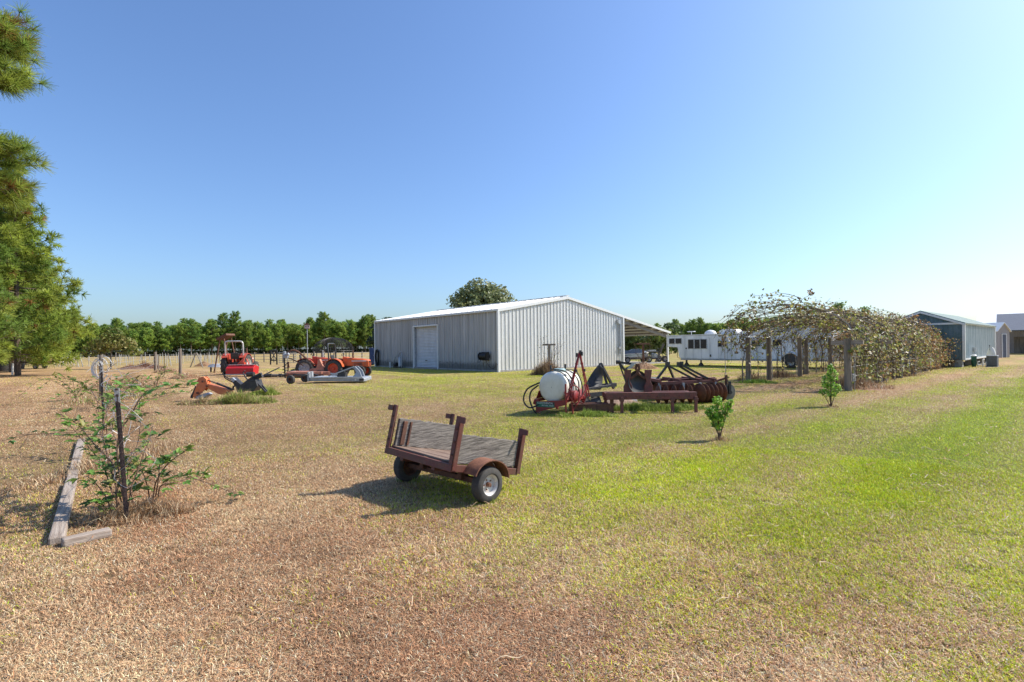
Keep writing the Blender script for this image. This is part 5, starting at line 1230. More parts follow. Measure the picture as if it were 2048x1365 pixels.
mb = MB(); mb.bar((0, .02, .02), (-.05, .02, 1.25), .05); mb.bar((-.04, 0, .62), (.16, 0, .80), .035); mb.bar((.16, 0, .80), (.14, 0, .5), .03); mb.build('stand', M['black'], h)
p = G(548, 755)
h = thing('flat_drag', 'low grey board drag with chains lying in the grass beside the auger', 'drag', p, R(4))
mb = MB()
for k in range(4): mb.box((.1 + .02 * k, .1 + k * .22, .10 + .01 * (k % 2)), (1.5, .16, .06))
mb.build('board', M['greywood'], h)
mb = MB(); mb.box((-.2, .4, .05), (.1, .9, .09)); mb.box((.5, .4, .05), (.1, .9, .09)); mb.cyl((-.5, -.05, .10), (-.1, -.05, .12), .09, n=10); mb.cyl((.3, -.08, .1), (.45, -.08, .1), .10, n=12); mb.build('skid', M['black'], h)
mb = MB(); mb.bar((-.55, .2, .15), (.2, .3, .52), .06); mb.build('tongue', M['greywood'], h)
p = G(590, 747)
tag(MB().lathe((0, 0, .03), (0, 0, 1), [(0, .10), (0, .28), (.05, .36), (.10, .36), (.15, .28), (.15, .10)], 18).build('loose_tyre', M['rubber'], None, True), 'loose black tyre lying flat behind the rotary cutter', 'tyre').location = p

# ------------------------------------------------------------------ backhoe attachment lying in the weeds (flat side to the camera)
p = G(462, 801)
bh = thing('backhoe_attachment', 'orange backhoe arm with black frame and levers lying in tall weeds', 'backhoe', p, R(2))
S = p.y / F
def bp(px, py, y=0.0):                                # its own side view, measured in metres from the base point
    q = at(px, py, p.y); q = Matrix.Rotation(-R(2), 3, 'Z') @ (q - p); return V((q.x, q.y + y, q.z))
def plate(pts, y0, t, name, m, parent=bh): return MB().prism([bp(a, b, y0) for a, b in pts], (0, t, 0)).build(name, m, parent, bevel=.006)
OL = M['orangelight']
plate([(393, 797), (388, 793), (397, 768), (400, 757), (408, 754), (415, 758), (416, 768), (410, 779), (402, 786)], -.07, .14, 'dipper', OL)
plate([(396, 766), (401, 756), (410, 753), (416, 758), (419, 770), (410, 783), (400, 778)], -.10, .02, 'knuckle_plate', OL); plate([(396, 766), (401, 756), (410, 753), (416, 758), (419, 770), (410, 783), (400, 778)], .08, .02, 'knuckle_plate', OL)
plate([(416, 766), (424, 769), (463, 781), (465, 789), (456, 791), (440, 788), (417, 776)], -.09, .18, 'boom', OL)
mb = MB(); mb.cyl(bp(416, 761), bp(436, 768), .018, n=8); mb.cyl(bp(434, 767), bp(466, 780), .030, n=10); mb.cyl(bp(393, 773, -.02), bp(384, 795, -.02), .028, n=8); mb.cyl(bp(386, 789), bp(383, 796), .04, n=8); mb.build('ram', M['black'], bh, True)
mb = MB()
for q in ((410, 763), (418, 772), (399, 786), (459, 785)): mb.cyl(bp(*q, -.13), bp(*q, .13), .03, n=10)
mb.build('pivot_pin', M['rust'], bh, True)
mb = MB(); mb.prism([bp(a, b, -.12) for a, b in ((395, 797), (398, 792), (415, 786), (420, 789), (409, 797))], (0, .3, 0)); mb.build('bucket', M['greysteel'], bh)
plate([(464, 756), (470, 755), (487, 770), (491, 778), (484, 786), (478, 784), (476, 776)], -.12, .24, 'swing_post', M['black'])
plate([(489, 768), (503, 762), (517, 759), (521, 772), (513, 782), (492, 781), (484, 778)], -.2, .4, 'console', M['black'])
mb = MB(); mb.prism([bp(a, b, -.16) for a, b in ((465, 757), (470, 755), (476, 760), (472, 764))], (0, .1, 0)); mb.build('valve_cover', M['steel'], bh)
mb = MB()
mb.bar(bp(488, 770), bp(505, 757), .05, .10); mb.bar(bp(505, 759), bp(524, 750), .10, .14); mb.bar(bp(514, 762, -.1), bp(535, 784, -.1), .04); mb.bar(bp(514, 764, .15), bp(530, 784, .15), .04); mb.bar(bp(478, 783), bp(490, 775), .06)
mb.tube([bp(496, 761), bp(490, 753), bp(486, 745), bp(490, 742)], .018, 6); mb.build('frame', M['black'], bh)
mb = MB()
mb.hose([bp(466, 762), bp(452, 754), bp(446, 748), bp(448, 743), bp(452, 741)], .016, 6); mb.hose([bp(468, 766), bp(456, 760), bp(450, 756), bp(449, 751)], .016, 6); mb.hose([bp(468, 780), bp(466, 775), bp(470, 772), bp(476, 776), bp(480, 784)], .018, 6); mb.hose([bp(480, 782), bp(476, 774), bp(469, 773), bp(466, 779)], .016, 6); mb.tube([bp(508, 756, -.1), bp(520, 752, -.1), bp(526, 748, -.1)], .02, 6); mb.build('hydraulic_hose', M['blackhose'], bh, True)
MB().sheet([bp(464, 789), bp(474, 789), bp(472, 792), bp(465, 792)], .1).build('stabiliser_foot', M['white'], bh)
# ------------------------------------------------------------------ plants, posts and the vine arbor
def clump(name, label, loc, n, rx, ry, hmin, hmax, cols, wmin=.004, wmax=.009, cat='weeds', kind=None, lean=(.1, .9), group=None):
    a = rng.uniform(0, 2 * np.pi, n); q = rng.uniform(0, 1, n) ** .6; q = np.where(rng.uniform(0, 1, n) < .12, q * rng.uniform(1, 1.5, n), q) * (1 + .22 * np.sin(a * 3 + n) + .12 * np.sin(a * 7))
    x_ = np.cos(a) * q * rx; y_ = np.sin(a) * q * ry
    cs = np.array(cols)[rng.integers(len(cols), size=n)] * np.exp(rng.normal(0, .25, (n, 1)))
    hn = fnoise(x_ / max(rx, .2) * 3.2 + n, y_ / max(rx, .2) * 3.2, n % 50, 3)      # taller and shorter tussocks
    ln_ = (hmin + (hmax - hmin) * np.clip((hn - .28) * 2.1, 0, 1)) * rng.uniform(.55, 1.15, n) * np.clip(1.15 - .75 * np.abs(q) ** 1.5, .15, 1.2)
    kp = rng.uniform(0, 1, n) < np.clip((hn - .22) * 3.5, .12, 1); x_, y_, cs, ln_, n = x_[kp], y_[kp], cs[kp], ln_[kp], int(kp.sum())
    v, f, c = blades(x_, y_, ln_, rng.uniform(wmin, wmax, n), rng.uniform(lean[0], lean[1], n), np.clip(cs, .01, .8))
    o = nmesh(name, v, f, M['grass'], None, c)
    o.location = loc
    return tag(o, label, cat, group, kind)
DRY = [(.48, .34, .20), (.40, .24, .12), (.55, .44, .29), (.34, .19, .10)]
WEED = [(.28, .36, .06), (.36, .38, .09), (.22, .29, .05), (.46, .40, .18), (.40, .28, .14)]
clump('tall_weeds', 'tall green and straw weeds growing round the orange backhoe arm', G(478, 806), 6500, 1.05, .42, .12, .46, WEED, .007, .015, kind='stuff', lean=(.25, 1.5))
clump('tall_weeds', 'lower brown and olive weeds in front of the backhoe bucket', G(404, 809), 3600, .80, .30, .06, .26, WEED[2:] + DRY, .007, .014, kind='stuff', lean=(.3, 1.5))
clump('tall_weeds', 'bright green weeds growing right of the backhoe frame', G(528, 790), 1900, .50, .45, .15, .5, WEED[:3], .008, .016, kind='stuff', lean=(.1, 1.2))
clump('tall_grass', 'uncut green grass growing under the red tool bar and sprayer', G(1295, 818), 7500, 1.6, .55, .05, .24, [(.24, .32, .05), (.30, .36, .07), (.20, .27, .05)], .007, .014, kind='stuff', cat='grass')
clump('tall_grass', 'uncut green grass tufts along the drag beam by the sprayer', G(1175, 832), 3000, .85, .32, .04, .19, [(.24, .32, .05), (.30, .36, .07)], .007, .013, kind='stuff', cat='grass')
clump('tall_grass', 'lush grass at the foot of the leftmost arbor post', G(1512, 766), 1500, .8, .5, .08, .22, [(.18, .30, .04), (.24, .34, .06)], .01, .02, kind='stuff', cat='grass')
# pine straw mounds
def mound(label, loc, r_, h_, seed, cat='mulch mound', m='straw', blade=True, cols=None):
    mb = MB(); n, k_ = 26, 7; rr_ = random.Random(seed); vs = []; fs = []
    for k in range(k_ + 1):
        t = k / k_
        for q in range(n):
            a = 2 * math.pi * q / n; w = r_ * t * (1 + .16 * math.sin(a * 3 + seed) + rr_.uniform(-.07, .07))
            vs.append((math.cos(a) * w, math.sin(a) * w, max(-.02, h_ * (1 - t ** 1.4) * (1 + rr_.uniform(-.12, .12)) - .01)))
    for k in range(k_): fs += [(k * n + q, k * n + (q + 1) % n, (k + 1) * n + (q + 1) % n, (k + 1) * n + q) for q in range(n)]
    mb.add(vs, fs)
    o = thing('mulch_mound', label, cat, loc)
    mb.build('heap', M[m], o, True)
    if blade:
        nb = int(900 * r_ / .8); a = rng.uniform(0, 2 * np.pi, nb); q = rng.uniform(0, 1, nb) ** .5
        cs = np.array(cols or DRY)[rng.integers(len(cols or DRY), size=nb)] * np.exp(rng.normal(0, .25, (nb, 1)))
        v, f, c = blades(np.cos(a) * q * r_ * .95, np.sin(a) * q * r_ * .95, rng.uniform(.08, .24, nb), rng.uniform(.008, .018, nb), rng.uniform(.3, 1.4, nb), np.clip(cs, .01, .8))
        z_ = h_ * np.clip(1 - np.hypot(v[:, 0], v[:, 1]) / r_, 0, 1); v[:, 2] += z_.astype(np.float32)
        nmesh('straw_cover', v, f, M['grass'], o, c)
    return o
BROWNB = [(.22, .135, .08), (.30, .19, .11), (.16, .10, .06), (.36, .25, .15)]
mound('brown dry mulch heap around the T-shaped post before the barn end wall', G(1095, 749), .62, .30, 1, cols=BROWNB)
clump('dry_shrub', 'dry brown shrub around the foot of the T-shaped post before the barn end wall', G(1095, 750), 2600, .80, .65, .35, 1.15, BROWNB + DRY[:1], .008, .018, cat='shrub', kind='thing', lean=(.05, .75))
mound('golden straw heap around the rusty T-shaped post by the lean-to', G(1288, 738), .85, .38, 2)
mound('low brown straw heap in the field left of the red tractor', G(408, 733), .75, .42, 3)
mound('small straw heap at the foot of the grey wooden post left of the backhoe', G(372, 757), .75, .22, 4)
mound('straw heap around the thin steel stake left of the wooden posts', G(334, 745), .9, .25, 5)
mound('wide dark red brush heap in the field beyond the raised bed', G(288, 738), 1.9, .28, 6, cat='brush heap', m='soil', cols=[(.22, .10, .07), (.30, .15, .10), (.16, .09, .06)])
clump('dry_brush', 'dark reddish dead brush standing on the wide heap in the left field', G(288, 738), 3000, 1.8, .8, .3, .95, [(.22, .10, .07), (.30, .15, .11), (.16, .09, .07), (.38, .24, .17)], .012, .03, cat='brush', kind='stuff', lean=(.2, 1.3))
mound('pinkish mulch patch round the nearest arbor post', G(1718, 776), 1.0, .12, 7)
mound('bare tan soil heap under the red tool bar', G(1240, 812), .62, .20, 8, cat='soil heap', m='soil', blade=False)
# T-shaped trellis posts with thin bare vines
def tee(label, px, py, h_, barw, m, seed, rzz):
    t = thing('trellis_post', label, 'trellis post', G(px, py), rzz)
    MB().box((0, 0, h_ / 2), (.11, .11, h_)).build('post', m, t, bevel=.008)
    MB().box((0, 0, h_ + .05), (barw, .12, .10)).build('crossbar', m, t, bevel=.008)
    mb = MB(); r_ = random.Random(seed)
    for k in range(9):
        x_ = r_.uniform(-.5, .5); y_ = r_.uniform(-.15, .15); pts = [(x_ * .3, y_, .2)]
        for q in range(1, 7): pts.append((x_ * (.3 + .25 * q) + r_.uniform(-.08, .08), y_ + r_.uniform(-.05, .05), .2 + q * r_.uniform(.20, .30)))
        mb.tube(pts, .010, 4, .005)
    mb.build('vine_stem', M['cane'], t)
    n = 120; P = np.stack([rng.uniform(-.65, .65, n), rng.uniform(-.2, .2, n), rng.uniform(.4, 2.2, n)], 1)
    v, f, c = leaf_quads(P, rng.normal(size=(n, 3)), .05, np.array([(.10, .10, .04), (.20, .22, .06), (.12, .09, .05)])[rng.integers(3, size=n)], seed)
    nmesh('vine_leaves', v, f, M['leaf'], t, c)
    return t
tee('weathered grey T-shaped trellis post before the barn end wall', 1099, 747, 1.55, .72, M['postwood'], 3, R(8))
tee('rusty brown T-shaped trellis post in front of the lean-to', 1287, 737, 1.55, .95, M['rust'], 5, R(20))

# saplings
def sapling(label, px, py, h_, blobs, n, seed):
    t = thing('sapling', label, 'sapling', G(px, py))
    mb = MB(); r_ = random.Random(seed)
    for b in blobs:
        e = V(b[:3]); mb.tube([(r_.uniform(-.03, .03), r_.uniform(-.03, .03), 0), (e.x * .4, e.y * .4, e.z * .45), e], .011, 5, .004)
        for q in range(7):
            d = V((r_.gauss(0, 1), r_.gauss(0, 1), r_.gauss(.4, .8))).normalized(); mb.tube([e * .8, e + V((d.x * b[3], d.y * b[4], d.z * b[5]))], .004, 4, .002)
    mb.build('stem', M['cane'], t, True)
    rg = np.random.default_rng(seed); P = []
    for b in blobs:
        m_ = int(n * b[6]); d = unit(rg.normal(size=(m_, 3))); P.append(np.array(b[:3]) + d * rg.uniform(.2, 1, (m_, 1)) ** .5 * np.array(b[3:6]))
    P = np.concatenate(P)
    pal = np.array([(.22, .42, .04), (.30, .50, .06), (.14, .30, .04), (.40, .54, .10)])
    v, f, c = leaf_quads(P, np.tile([.3, -.4, .6], (len(P), 1)) + rg.normal(size=P.shape) * .5, .046, pal[rg.integers(4, size=len(P))], seed, 1.35)
    nmesh('leaves', v, f, M['leaf'], t, c)
    q = clump('dry_grass', 'dry grass ring at the foot of the ' + ('nearer' if py > 850 else 'farther') + ' leafy sapling', G(px, py), 260, .17, .17, .05, .14, DRY, .004, .008, cat='grass', kind='stuff')
sapling('nearer leafy green sapling on the lawn right of the tool bar', 1440, 881, .68, [(-.03, 0, .30, .10, .10, .15, .30), (-.10, .02, .42, .11, .10, .12, .25), (.10, 0, .48, .10, .10, .13, .22), (-.02, .03, .60, .07, .07, .09, .12), (.15, -.02, .57, .06, .06, .07, .06), (-.17, 0, .44, .06, .06, .06, .05)], 520, 31)
sapling('farther taller leafy sapling in front of the vine arbor', 1661, 814, .98, [(0, 0, .38, .16, .16, .20, .28), (-.05, .02, .58, .15, .15, .18, .24), (.06, 0, .74, .13, .12, .16, .22), (.02, 0, .90, .07, .07, .10, .10), (-.19, 0, .34, .08, .08, .08, .05), (.20, 0, .46, .08, .08, .10, .06)], 700, 33)

# ------------------------------------------------------------------ the vine arbor
d_, n_ = V((.72, .69, 0)).normalized(), V((-.69, .72, 0)).normalized()
A0 = G(1697, 782)
arb = thing('vine_arbor', 'long wooden post arbor with white-ended crossarms carrying the grapevine tunnel', 'arbor', A0, math.atan2(d_.y, d_.x))     # local x along, y across
wpos = [0.0, 4.2, 8.0, 11.4, 14.9, 18.6, 22.5]
for x_ in wpos:
    mb = MB(); mb.tube([(x_, 0, 0), (x_ + random.uniform(-.05, .05), random.uniform(-.04, .04), 1.62)], .105, 10, .09); o = mb.build('post', M['postwood'], arb, True)
    mb = MB(); mb.box((x_ + .02, -.13, 1.48), (.05, .05, .16)); mb.box((x_, .02, 1.50), (.10, .86, .13)); mb.build('crossarm', M['timber'], o)
    mb = MB(); mb.tube([(x_ + .9, .04, 0), (x_ + .9, .04, 1.55)], .018, 6); mb.build('stake', M['steel'], arb)
lp = [G(1497, 765), G(1538.5, 760), G(1600, 753.5)]
Minv = Matrix.Rotation(-math.atan2(d_.y, d_.x), 3, 'Z')
lloc = [Minv @ (q - A0) for q in lp] + [V((x_, 3.8, 0)) for x_ in (9.0, 13.0, 17.0, 21.0)]
for q in lloc: MB().tube([(q.x, q.y, 0), (q.x, q.y, 1.75)], .10, 10, .09).build('post', M['postwood'], arb, True)
def arch(x_, t, k=0.0):                                # t 0..1 from the right foot over the top to the left row
    a = math.pi * t
    wob = .20 * math.sin(x_ * 1.15 + .9 + k) + .13 * math.sin(x_ * 2.6 + 2 * k)
    return V((x_ + .25 * math.sin(a * 2 + k), 1.9 - 2.05 * math.cos(a), 1.25 + (1.30 + wob) * math.sin(a) ** .8 if 0 < t < 1 else 1.25))
mb = MB()
for x_ in [0.2 + 1.55 * k for k in range(16)]: mb.tube([V((x_, -.12, 0))] + [arch(x_, t / 14) for t in range(15)] + [V((x_, 3.9, 0))], .012, 5)
for t in (.12, .3, .5, .7, .88): mb.tube([arch(x_, t) for x_ in np.arange(0, 24.5, 1.0)], .006, 4)
for z_ in (.45, .75, 1.05): mb.tube([(0, -.08, z_), (24, -.08, z_)], .005, 4)
mb.build('wire_panel', M['wire'], arb)
for x_ in (.28, 4.5, 8.3): mb = MB(); mb.box((x_, -.08, .40), (.30, .05, .22)); mb.build('tag_board', M['steel'], arb)
vn_ = thing('grapevine', 'tangled brown and yellow green grapevine arching over the arbor posts', 'vine', A0, math.atan2(d_.y, d_.x))
mb = MB(); r_ = random.Random(4)
P, N, C = [], [], []
PALV = [(.30, .30, .07), (.34, .29, .09), (.22, .26, .07), (.30, .185, .08), (.40, .38, .12), (.24, .16, .08), (.19, .14, .07), (.42, .36, .22), (.26, .31, .07)]
PALL = np.array(PALV)
for k in range(46):                                   # woody stems
    x_ = r_.uniform(.3, 23.5); side = r_.random() < .6
    b = V((x_, 0.05 if side else 3.75, 0)); pts = [b, b + V((r_.uniform(-.1, .1), 0, .6)), b + V((r_.uniform(-.2, .2), 0, 1.2))]
    xx = x_
    for q in range(7):
        xx += r_.uniform(-.25, .35); tt = (.06 + q * .11) if side else (.94 - q * .11); pts.append(arch(xx, tt, .3))
    mb.tube(pts, .022, 5, .006)
CP = []
for k in range(950):                                  # thin canes
    x_ = r_.uniform(-.2, 23.8); t = r_.uniform(.02, .98); pts = []; dx = r_.gauss(0, .24) * (.4 if x_ < 1.2 else 1); dt = r_.gauss(0, .05); lift = r_.uniform(-.10, .16)
    for q in range(6):
        p_ = arch(x_ + dx * q, min(.99, max(.01, t + dt * q)), .3) + V((r_.gauss(0, .05), r_.gauss(0, .05), lift + r_.gauss(0, .05) + (.06 * q if lift > .12 else -.03 * q)))
        pts.append(p_)
    CP.append((pts, 0))
    mb.tube(pts, .011, 3, .005, caps=False)
for k in range(460):                                  # hanging side growth
    x_ = r_.uniform(-.1, 23.5); side = r_.random() < (.62 if x_ > 8 else .86)
    y_ = r_.gauss(-.05, .16) if side else r_.gauss(3.8, .2)
    z_ = r_.uniform(.9, 1.75); pts = [V((x_, y_, z_))]
    for q in range(5): pts.append(pts[-1] + V((r_.gauss(.03, .13), r_.gauss(0, .08), r_.uniform(-.30, -.10))))
    pts = [V((p_.x, p_.y, max(.02, p_.z))) for p_ in pts]
    CP.append((pts, 1))
    mb.tube(pts, .009, 3, .004, caps=False)
mb.build('canes', M['vine'], vn_)
rg = np.random.default_rng(8)
def vleaf(n, fn):
    for k in range(n):
        q = fn(); P.append(q[0]); N.append(q[1])
        c = PALL[rg.integers(len(PALL))]
        if q[0][0] > 12.5 and rg.uniform() < .55: c = np.array(((.36, .20, .08), (.42, .27, .13), (.28, .15, .07))[rg.integers(3)])
        C.append(c * (1.25 if q[2] else 1))
def top():
    x_ = rg.uniform(-.3, 24); t = np.clip(rg.normal(.5, .27), .03, .97); p_ = arch(x_, t, .3)
    rr = abs(rg.normal(0, .17)); out = V((0, -math.cos(math.pi * t), math.sin(math.pi * t)))
    dn = fnoise(np.array([x_ * .9]), np.array([t * 6.0]), 5)[0]
    if dn < .47 and rg.uniform() < .82: return top()
    p_ = p_ + out * (rr - .08) + V((0, rg.normal(0, .08), rg.normal(0, .08)))
    return (tuple(p_), tuple(out), False)
def sidef():
    x_ = rg.uniform(.2, 23.5); s_ = rg.uniform() < .80
    dn = fnoise(np.array([x_ * .7]), np.array([3.0 if s_ else 9.0]), 9)[0]
    if dn < .50 and rg.uniform() < .88: return sidef()
    z_ = rg.uniform(.25, 1.7); 
    bul = max(0., (fnoise(np.array([x_ * 1.1 + 5]), np.array([z_ * 1.3]), 15, 2)[0] - .4)) * 1.6
    return ((x_, rg.normal(-.05 - bul, .16) if s_ else rg.normal(3.8, .18), z_), (0, -1 if s_ else 1, .3), False)
def spray():
    k = rg.integers(14); x_ = 1.2 + k * 1.65; h_ = rg.uniform(0, 1)
    return ((x_ + rg.normal(0, .22) + h_ * .35, 1.9 + rg.normal(0, .5), 2.62 + h_ * .40 * (.4 + (k * 37 % 10) / 12)), (0, 0, 1), False)
vleaf(5000, top); vleaf(2300, sidef); vleaf(700, spray)
for pts, hang in CP:                                  # leaves sit in bunches along each cane
    if pts[0].y > 2.5 and pts[0].x < 9 and rg.uniform() < (.75 if hang else .45): continue
    m_ = int(rg.integers(3, 26 if not hang else 20)); cc = PALL[rg.integers(len(PALL))]
    if pts[0].x > 12.5 and rg.uniform() < .5: cc = np.array(((.36, .20, .08), (.42, .27, .13), (.28, .15, .07))[rg.integers(3)])
    c0 = rg.uniform(0, 1)
    for j in range(m_):
        t = np.clip(c0 + rg.normal(0, .28), 0, .999) * (len(pts) - 1); i = int(t); p_ = pts[i].lerp(pts[i + 1], t - i)
        if p_.z < .15: continue
        P.append((p_.x + rg.normal(0, .055), p_.y + rg.normal(0, .055), p_.z + rg.normal(0, .05))); N.append((rg.normal(0, .5), -.5 + rg.normal(0, .5), .6)); C.append(cc * rg.uniform(.8, 1.2) if rg.uniform() < .7 else PALL[rg.integers(len(PALL))])
v, f, c = leaf_quads(np.array(P), np.array(N), .082, np.array(C), 3, 1.3)
nmesh('foliage', v, f, M['leaf'], vn_, c)
for k, (x_, y_, cl_) in enumerate(((1.0, .15, 0), (2.0, .35, 0), (9.5, .2, 0), (17.5, .1, 0), (20.5, -.1, 0), (2.6, 3.9, 0), (5.9, 3.9, 0))):
    q = A0 + d_ * x_ + n_ * y_
    clump('dry_brush', ('dry reddish brush at the foot of the nearest arbor post', 'brown brush just behind the nearest arbor post', 'dry brush under the middle of the arbor side', 'dry brush near the shed end of the arbor', 'spreading brown brush at the far end of the arbor', 'dry pinkish brush inside the left row of arbor posts', 'brown brush beyond the third left arbor post')[k], q, 700, .65, .5, .25, .8, BROWNB + DRY[:2], .006, .014, cat='brush', kind='stuff', lean=(.05, .9))

# ------------------------------------------------------------------ the raised bed at the left
def timber(label, a, b, w=.10, h_=.065, lift=0.0):
    a, b = V(a), V(b); d = b - a
    t = MB().box((0, 0, h_ / 2 + lift), (w, d.length, h_)).build('bed_timber', M['timber'], None, bevel=.012)
    t.location = (a + b) / 2; t.rotation_euler = (0, 0, math.atan2(d.y, d.x) - math.pi / 2)
    return tag(t, label, 'timber')
B0, B1 = G(112, 1098), G(163, 884)
bd = (B1 - B0)
timber('nearest grey landscape timber edging the left side of the raised bed', B0 + bd * .015, B0 + bd * .40)
timber('second grey timber along the left side of the raised bed', B0 + bd * .42, B0 + bd * .66, lift=-.02)
timber('farthest grey timber along the left side of the raised bed', B0 + bd * .68, B1, lift=-.012)
timber('short grey timber closing the near end of the raised bed', G(124, 1095), G(222, 1072))
def tpost(label, px, py, h_, tilt):
    t = thing('steel_post', label, 'post', G(px, py))
    t.rotation_euler = (0, tilt, .4)
    mb = MB(); mb.box((0, -.012, h_ / 2), (.034, .006, h_)); mb.box((0, .008, h_ / 2), (.006, .034, h_)); mb.build('shaft', M['tpost'], t)
    mb = MB()
    mb.box((0, -.0165, h_ / 2), (.008, .004, h_ - .1))
    for k in range(int(h_ / .055)): mb.box((0, -.019, .06 + k * .055), (.020, .008, .016))
    mb.build('stud', M['tpost'], t)
    MB().box((0, -.013, h_ - .06), (.037, .0075, .12)).build('tip', M['silverpipe'], t)
tpost('nearest studded steel stake standing in the raised bed', 255, 1044, 1.17, R(-3))
tpost('second studded steel stake farther along the raised bed', 208, 862, 1.22, R(-1))
tpost('third thin steel stake beyond the bed beside a straw heap', 329, 751, 1.6, R(0))
def wpost(label, px, py, h_, r_=.055, m='postwood'):
    t = MB().tube([(0, 0, 0), (.01, 0, h_ * .5), (0, .01, h_)], r_, 9, r_ * .92).build('wooden_post', M[m], None, True); t.location = G(px, py); return tag(t, label, 'post')
wpost('grey wooden post with a hose coil, behind the second steel stake', 203, 800, 1.40, .06)
wpost('tall grey wooden post standing left of the red tractor', 361, 754, 1.62, .085)
wpost('dark wooden post at the right of the brush heap', 311, 742, 1.45, .10)
wpost('leaning thin post just right of the dark wooden post', 317, 741, 1.25, .05)
p = G(203, 800)
mb = MB()
for k in range(7):
    r_ = .13 + .022 * k; cx = random.uniform(-.09, .09)
    mb.tube([(cx + r_ * math.sin(a), -.09 + .02 * k, 1.06 + r_ * 1.5 * math.cos(a) - .1) for a in [R(120) + R(300) * q / 16 for q in range(17)]], .008, 6)
tag(mb.build('hose_coil', M['white'], None, True), 'loose coil of white hose hung on the grey wooden post in the bed', 'hose').location = p
# tangled wire between the stakes
mb = MB(); r_ = random.Random(9); a_, b_ = G(255, 1044), G(208, 862)
for k in range(9):
    z_ = .35 + .1 * k; pts = [a_ + V((r_.uniform(-.02, .02), 0, z_ * .95 + .1))]
    for q in range(1, 7):
        t = q / 7; pts.append(a_.lerp(b_, t) + V((r_.gauss(0, .10), r_.gauss(0, .10), z_ + r_.gauss(0, .10))))
    pts.append(b_ + V((0, 0, z_)))
    mb.hose(pts, .0022, 4)
for k in range(5):
    c0 = a_ + V((.03, .05, .45 + .12 * k)); mb.tube([c0 + V((.16 * math.cos(a) * r_.uniform(.6, 1.2), .1 * math.sin(a), .14 * math.sin(a * 1.0 + k))) for a in [2 * math.pi * q / 12 for q in range(12)]],   .002, 4)
o = mb.build('fence_wire', M['wire'], None); tag(o, 'loose tangled fence wire strung between the two studded steel stakes', 'wire')

# blackberry canes with compound leaves
LV, LF, LC = [], [], []
def leaflet(p, d, n, L_, col):
    d = d.normalized(); s = d.cross(n)
    s = s.normalized() if s.length > 1e-4 else frame(d)[1]
    n = s.cross(d); o = len(LV); w = L_ * .27
    for t, ww, z_ in ((0, .05, 0), (.3, 1, -.03), (.65, .75, -.05), (1, 0, -.16)):
        c = p + d * L_ * t + n * z_ * L_
        if ww == 0: LV.append(tuple(c))
        else: LV.extend([tuple(c - s * w * ww + n * .10 * L_ * ww), tuple(c), tuple(c + s * w * ww + n * .10 * L_ * ww)])
    LF.extend([(o, o + 1, o + 4, o + 3), (o + 1, o + 2, o + 5, o + 4), (o + 3, o + 4, o + 7, o + 6), (o + 4, o + 5, o + 8, o + 7), (o + 6, o + 7, o + 9, o + 9), (o + 7, o + 8, o + 9, o + 9)])
    LC.extend([col] * 10)
def cane_leaf(p, out, L_, r_):
    out = (out.normalized() + V((0, 0, .25))).normalized(); s = out.cross(V((0, 0, 1))).normalized()
    e = p + out * L_ * .7
    col = random.choice(((.10, .20, .035), (.15, .27, .05), (.20, .32, .07), (.08, .15, .035), (.26, .28, .08)))
    col = tuple(c * r_.uniform(.75, 1.25) for c in col)
    for a, k in ((0, 1.0), (R(55), .85), (R(-55), .85), (R(100), .65), (R(-100), .65)):
        if abs(a) > 1.5 and r_.random() < .45: continue
        leaflet(e, out * math.cos(a) + s * math.sin(a) + V((0, 0, r_.uniform(-.25, .1))), V((r_.gauss(0, .35), r_.gauss(0, .35), 1)), L_ * k, col)
    return e
def cane(mb, pts, rad, dens, L_, seed, t0=.15):
    r_ = random.Random(seed); pts = [V(p) for p in pts]
    cur = []
    for i in range(len(pts) - 1):
        for q in range(6):
            t = q / 6; p0 = pts[max(0, i - 1)]; p1, p2 = pts[i], pts[i + 1]; p3 = pts[min(len(pts) - 1, i + 2)]
            cur.append(.5 * ((2 * p1) + (p2 - p0) * t + (2 * p0 - 5 * p1 + 4 * p2 - p3) * t * t + (3 * p1 - p0 - 3 * p2 + p3) * t ** 3))
    cur.append(pts[-1])
    mb.tube(cur, rad, 5, rad * .45)
    tot = sum((cur[i + 1] - cur[i]).length for i in range(len(cur) - 1)); n = int(tot * dens)
    for k in range(n):
        t = t0 + (1 - t0) * (k + r_.random()) / max(1, n); i = min(len(cur) - 2, int(t * (len(cur) - 1)))
        d = (cur[i + 1] - cur[i]).normalized(); side = frame(d)[1] * r_.choice((-1, 1)) + V((r_.gauss(0, .4), r_.gauss(0, .4), r_.gauss(.2, .4))) + d * .5
        e = cane_leaf(cur[i], side, L_ * r_.uniform(.6, 1.15), r_); mb.tube([cur[i], e], .0022, 3)
def bush(label, canes, dens, L_, seed0):
    global LV, LF, LC
    LV, LF, LC = [], [], []
    t = thing('blackberry_bush', label, 'bush', canes[0][0]); mb = MB()
    for k, (base, path, rad) in enumerate(canes): cane(mb, [base] + path, rad, dens, L_, seed0 + k)
    o = V(t.location)
    mb.v = [tuple(V(v) - o) for v in mb.v]; mb.build('canes', M['cane'], t, True)
    LF = [f if f[2] != f[3] else f for f in LF]
    me = bpy.data.meshes.new('leaves'); me.from_pydata([tuple(V(v) - o) for v in LV], [], [tuple(dict.fromkeys(f)) for f in LF])
    a = me.color_attributes.new('Col', 'FLOAT_COLOR', 'POINT'); cc = np.ones((len(LV), 4), np.float32); cc[:, :3] = LC; a.data.foreach_set('color', cc.ravel()); me.materials.append(M['leaf'])
    ob = bpy.data.objects.new('leaves', me); COL.objects.link(ob); ob.parent = t
A = lambda a, b, y_: at(a, b, y_)
g1 = G(236, 1040); g2 = G(306, 998)
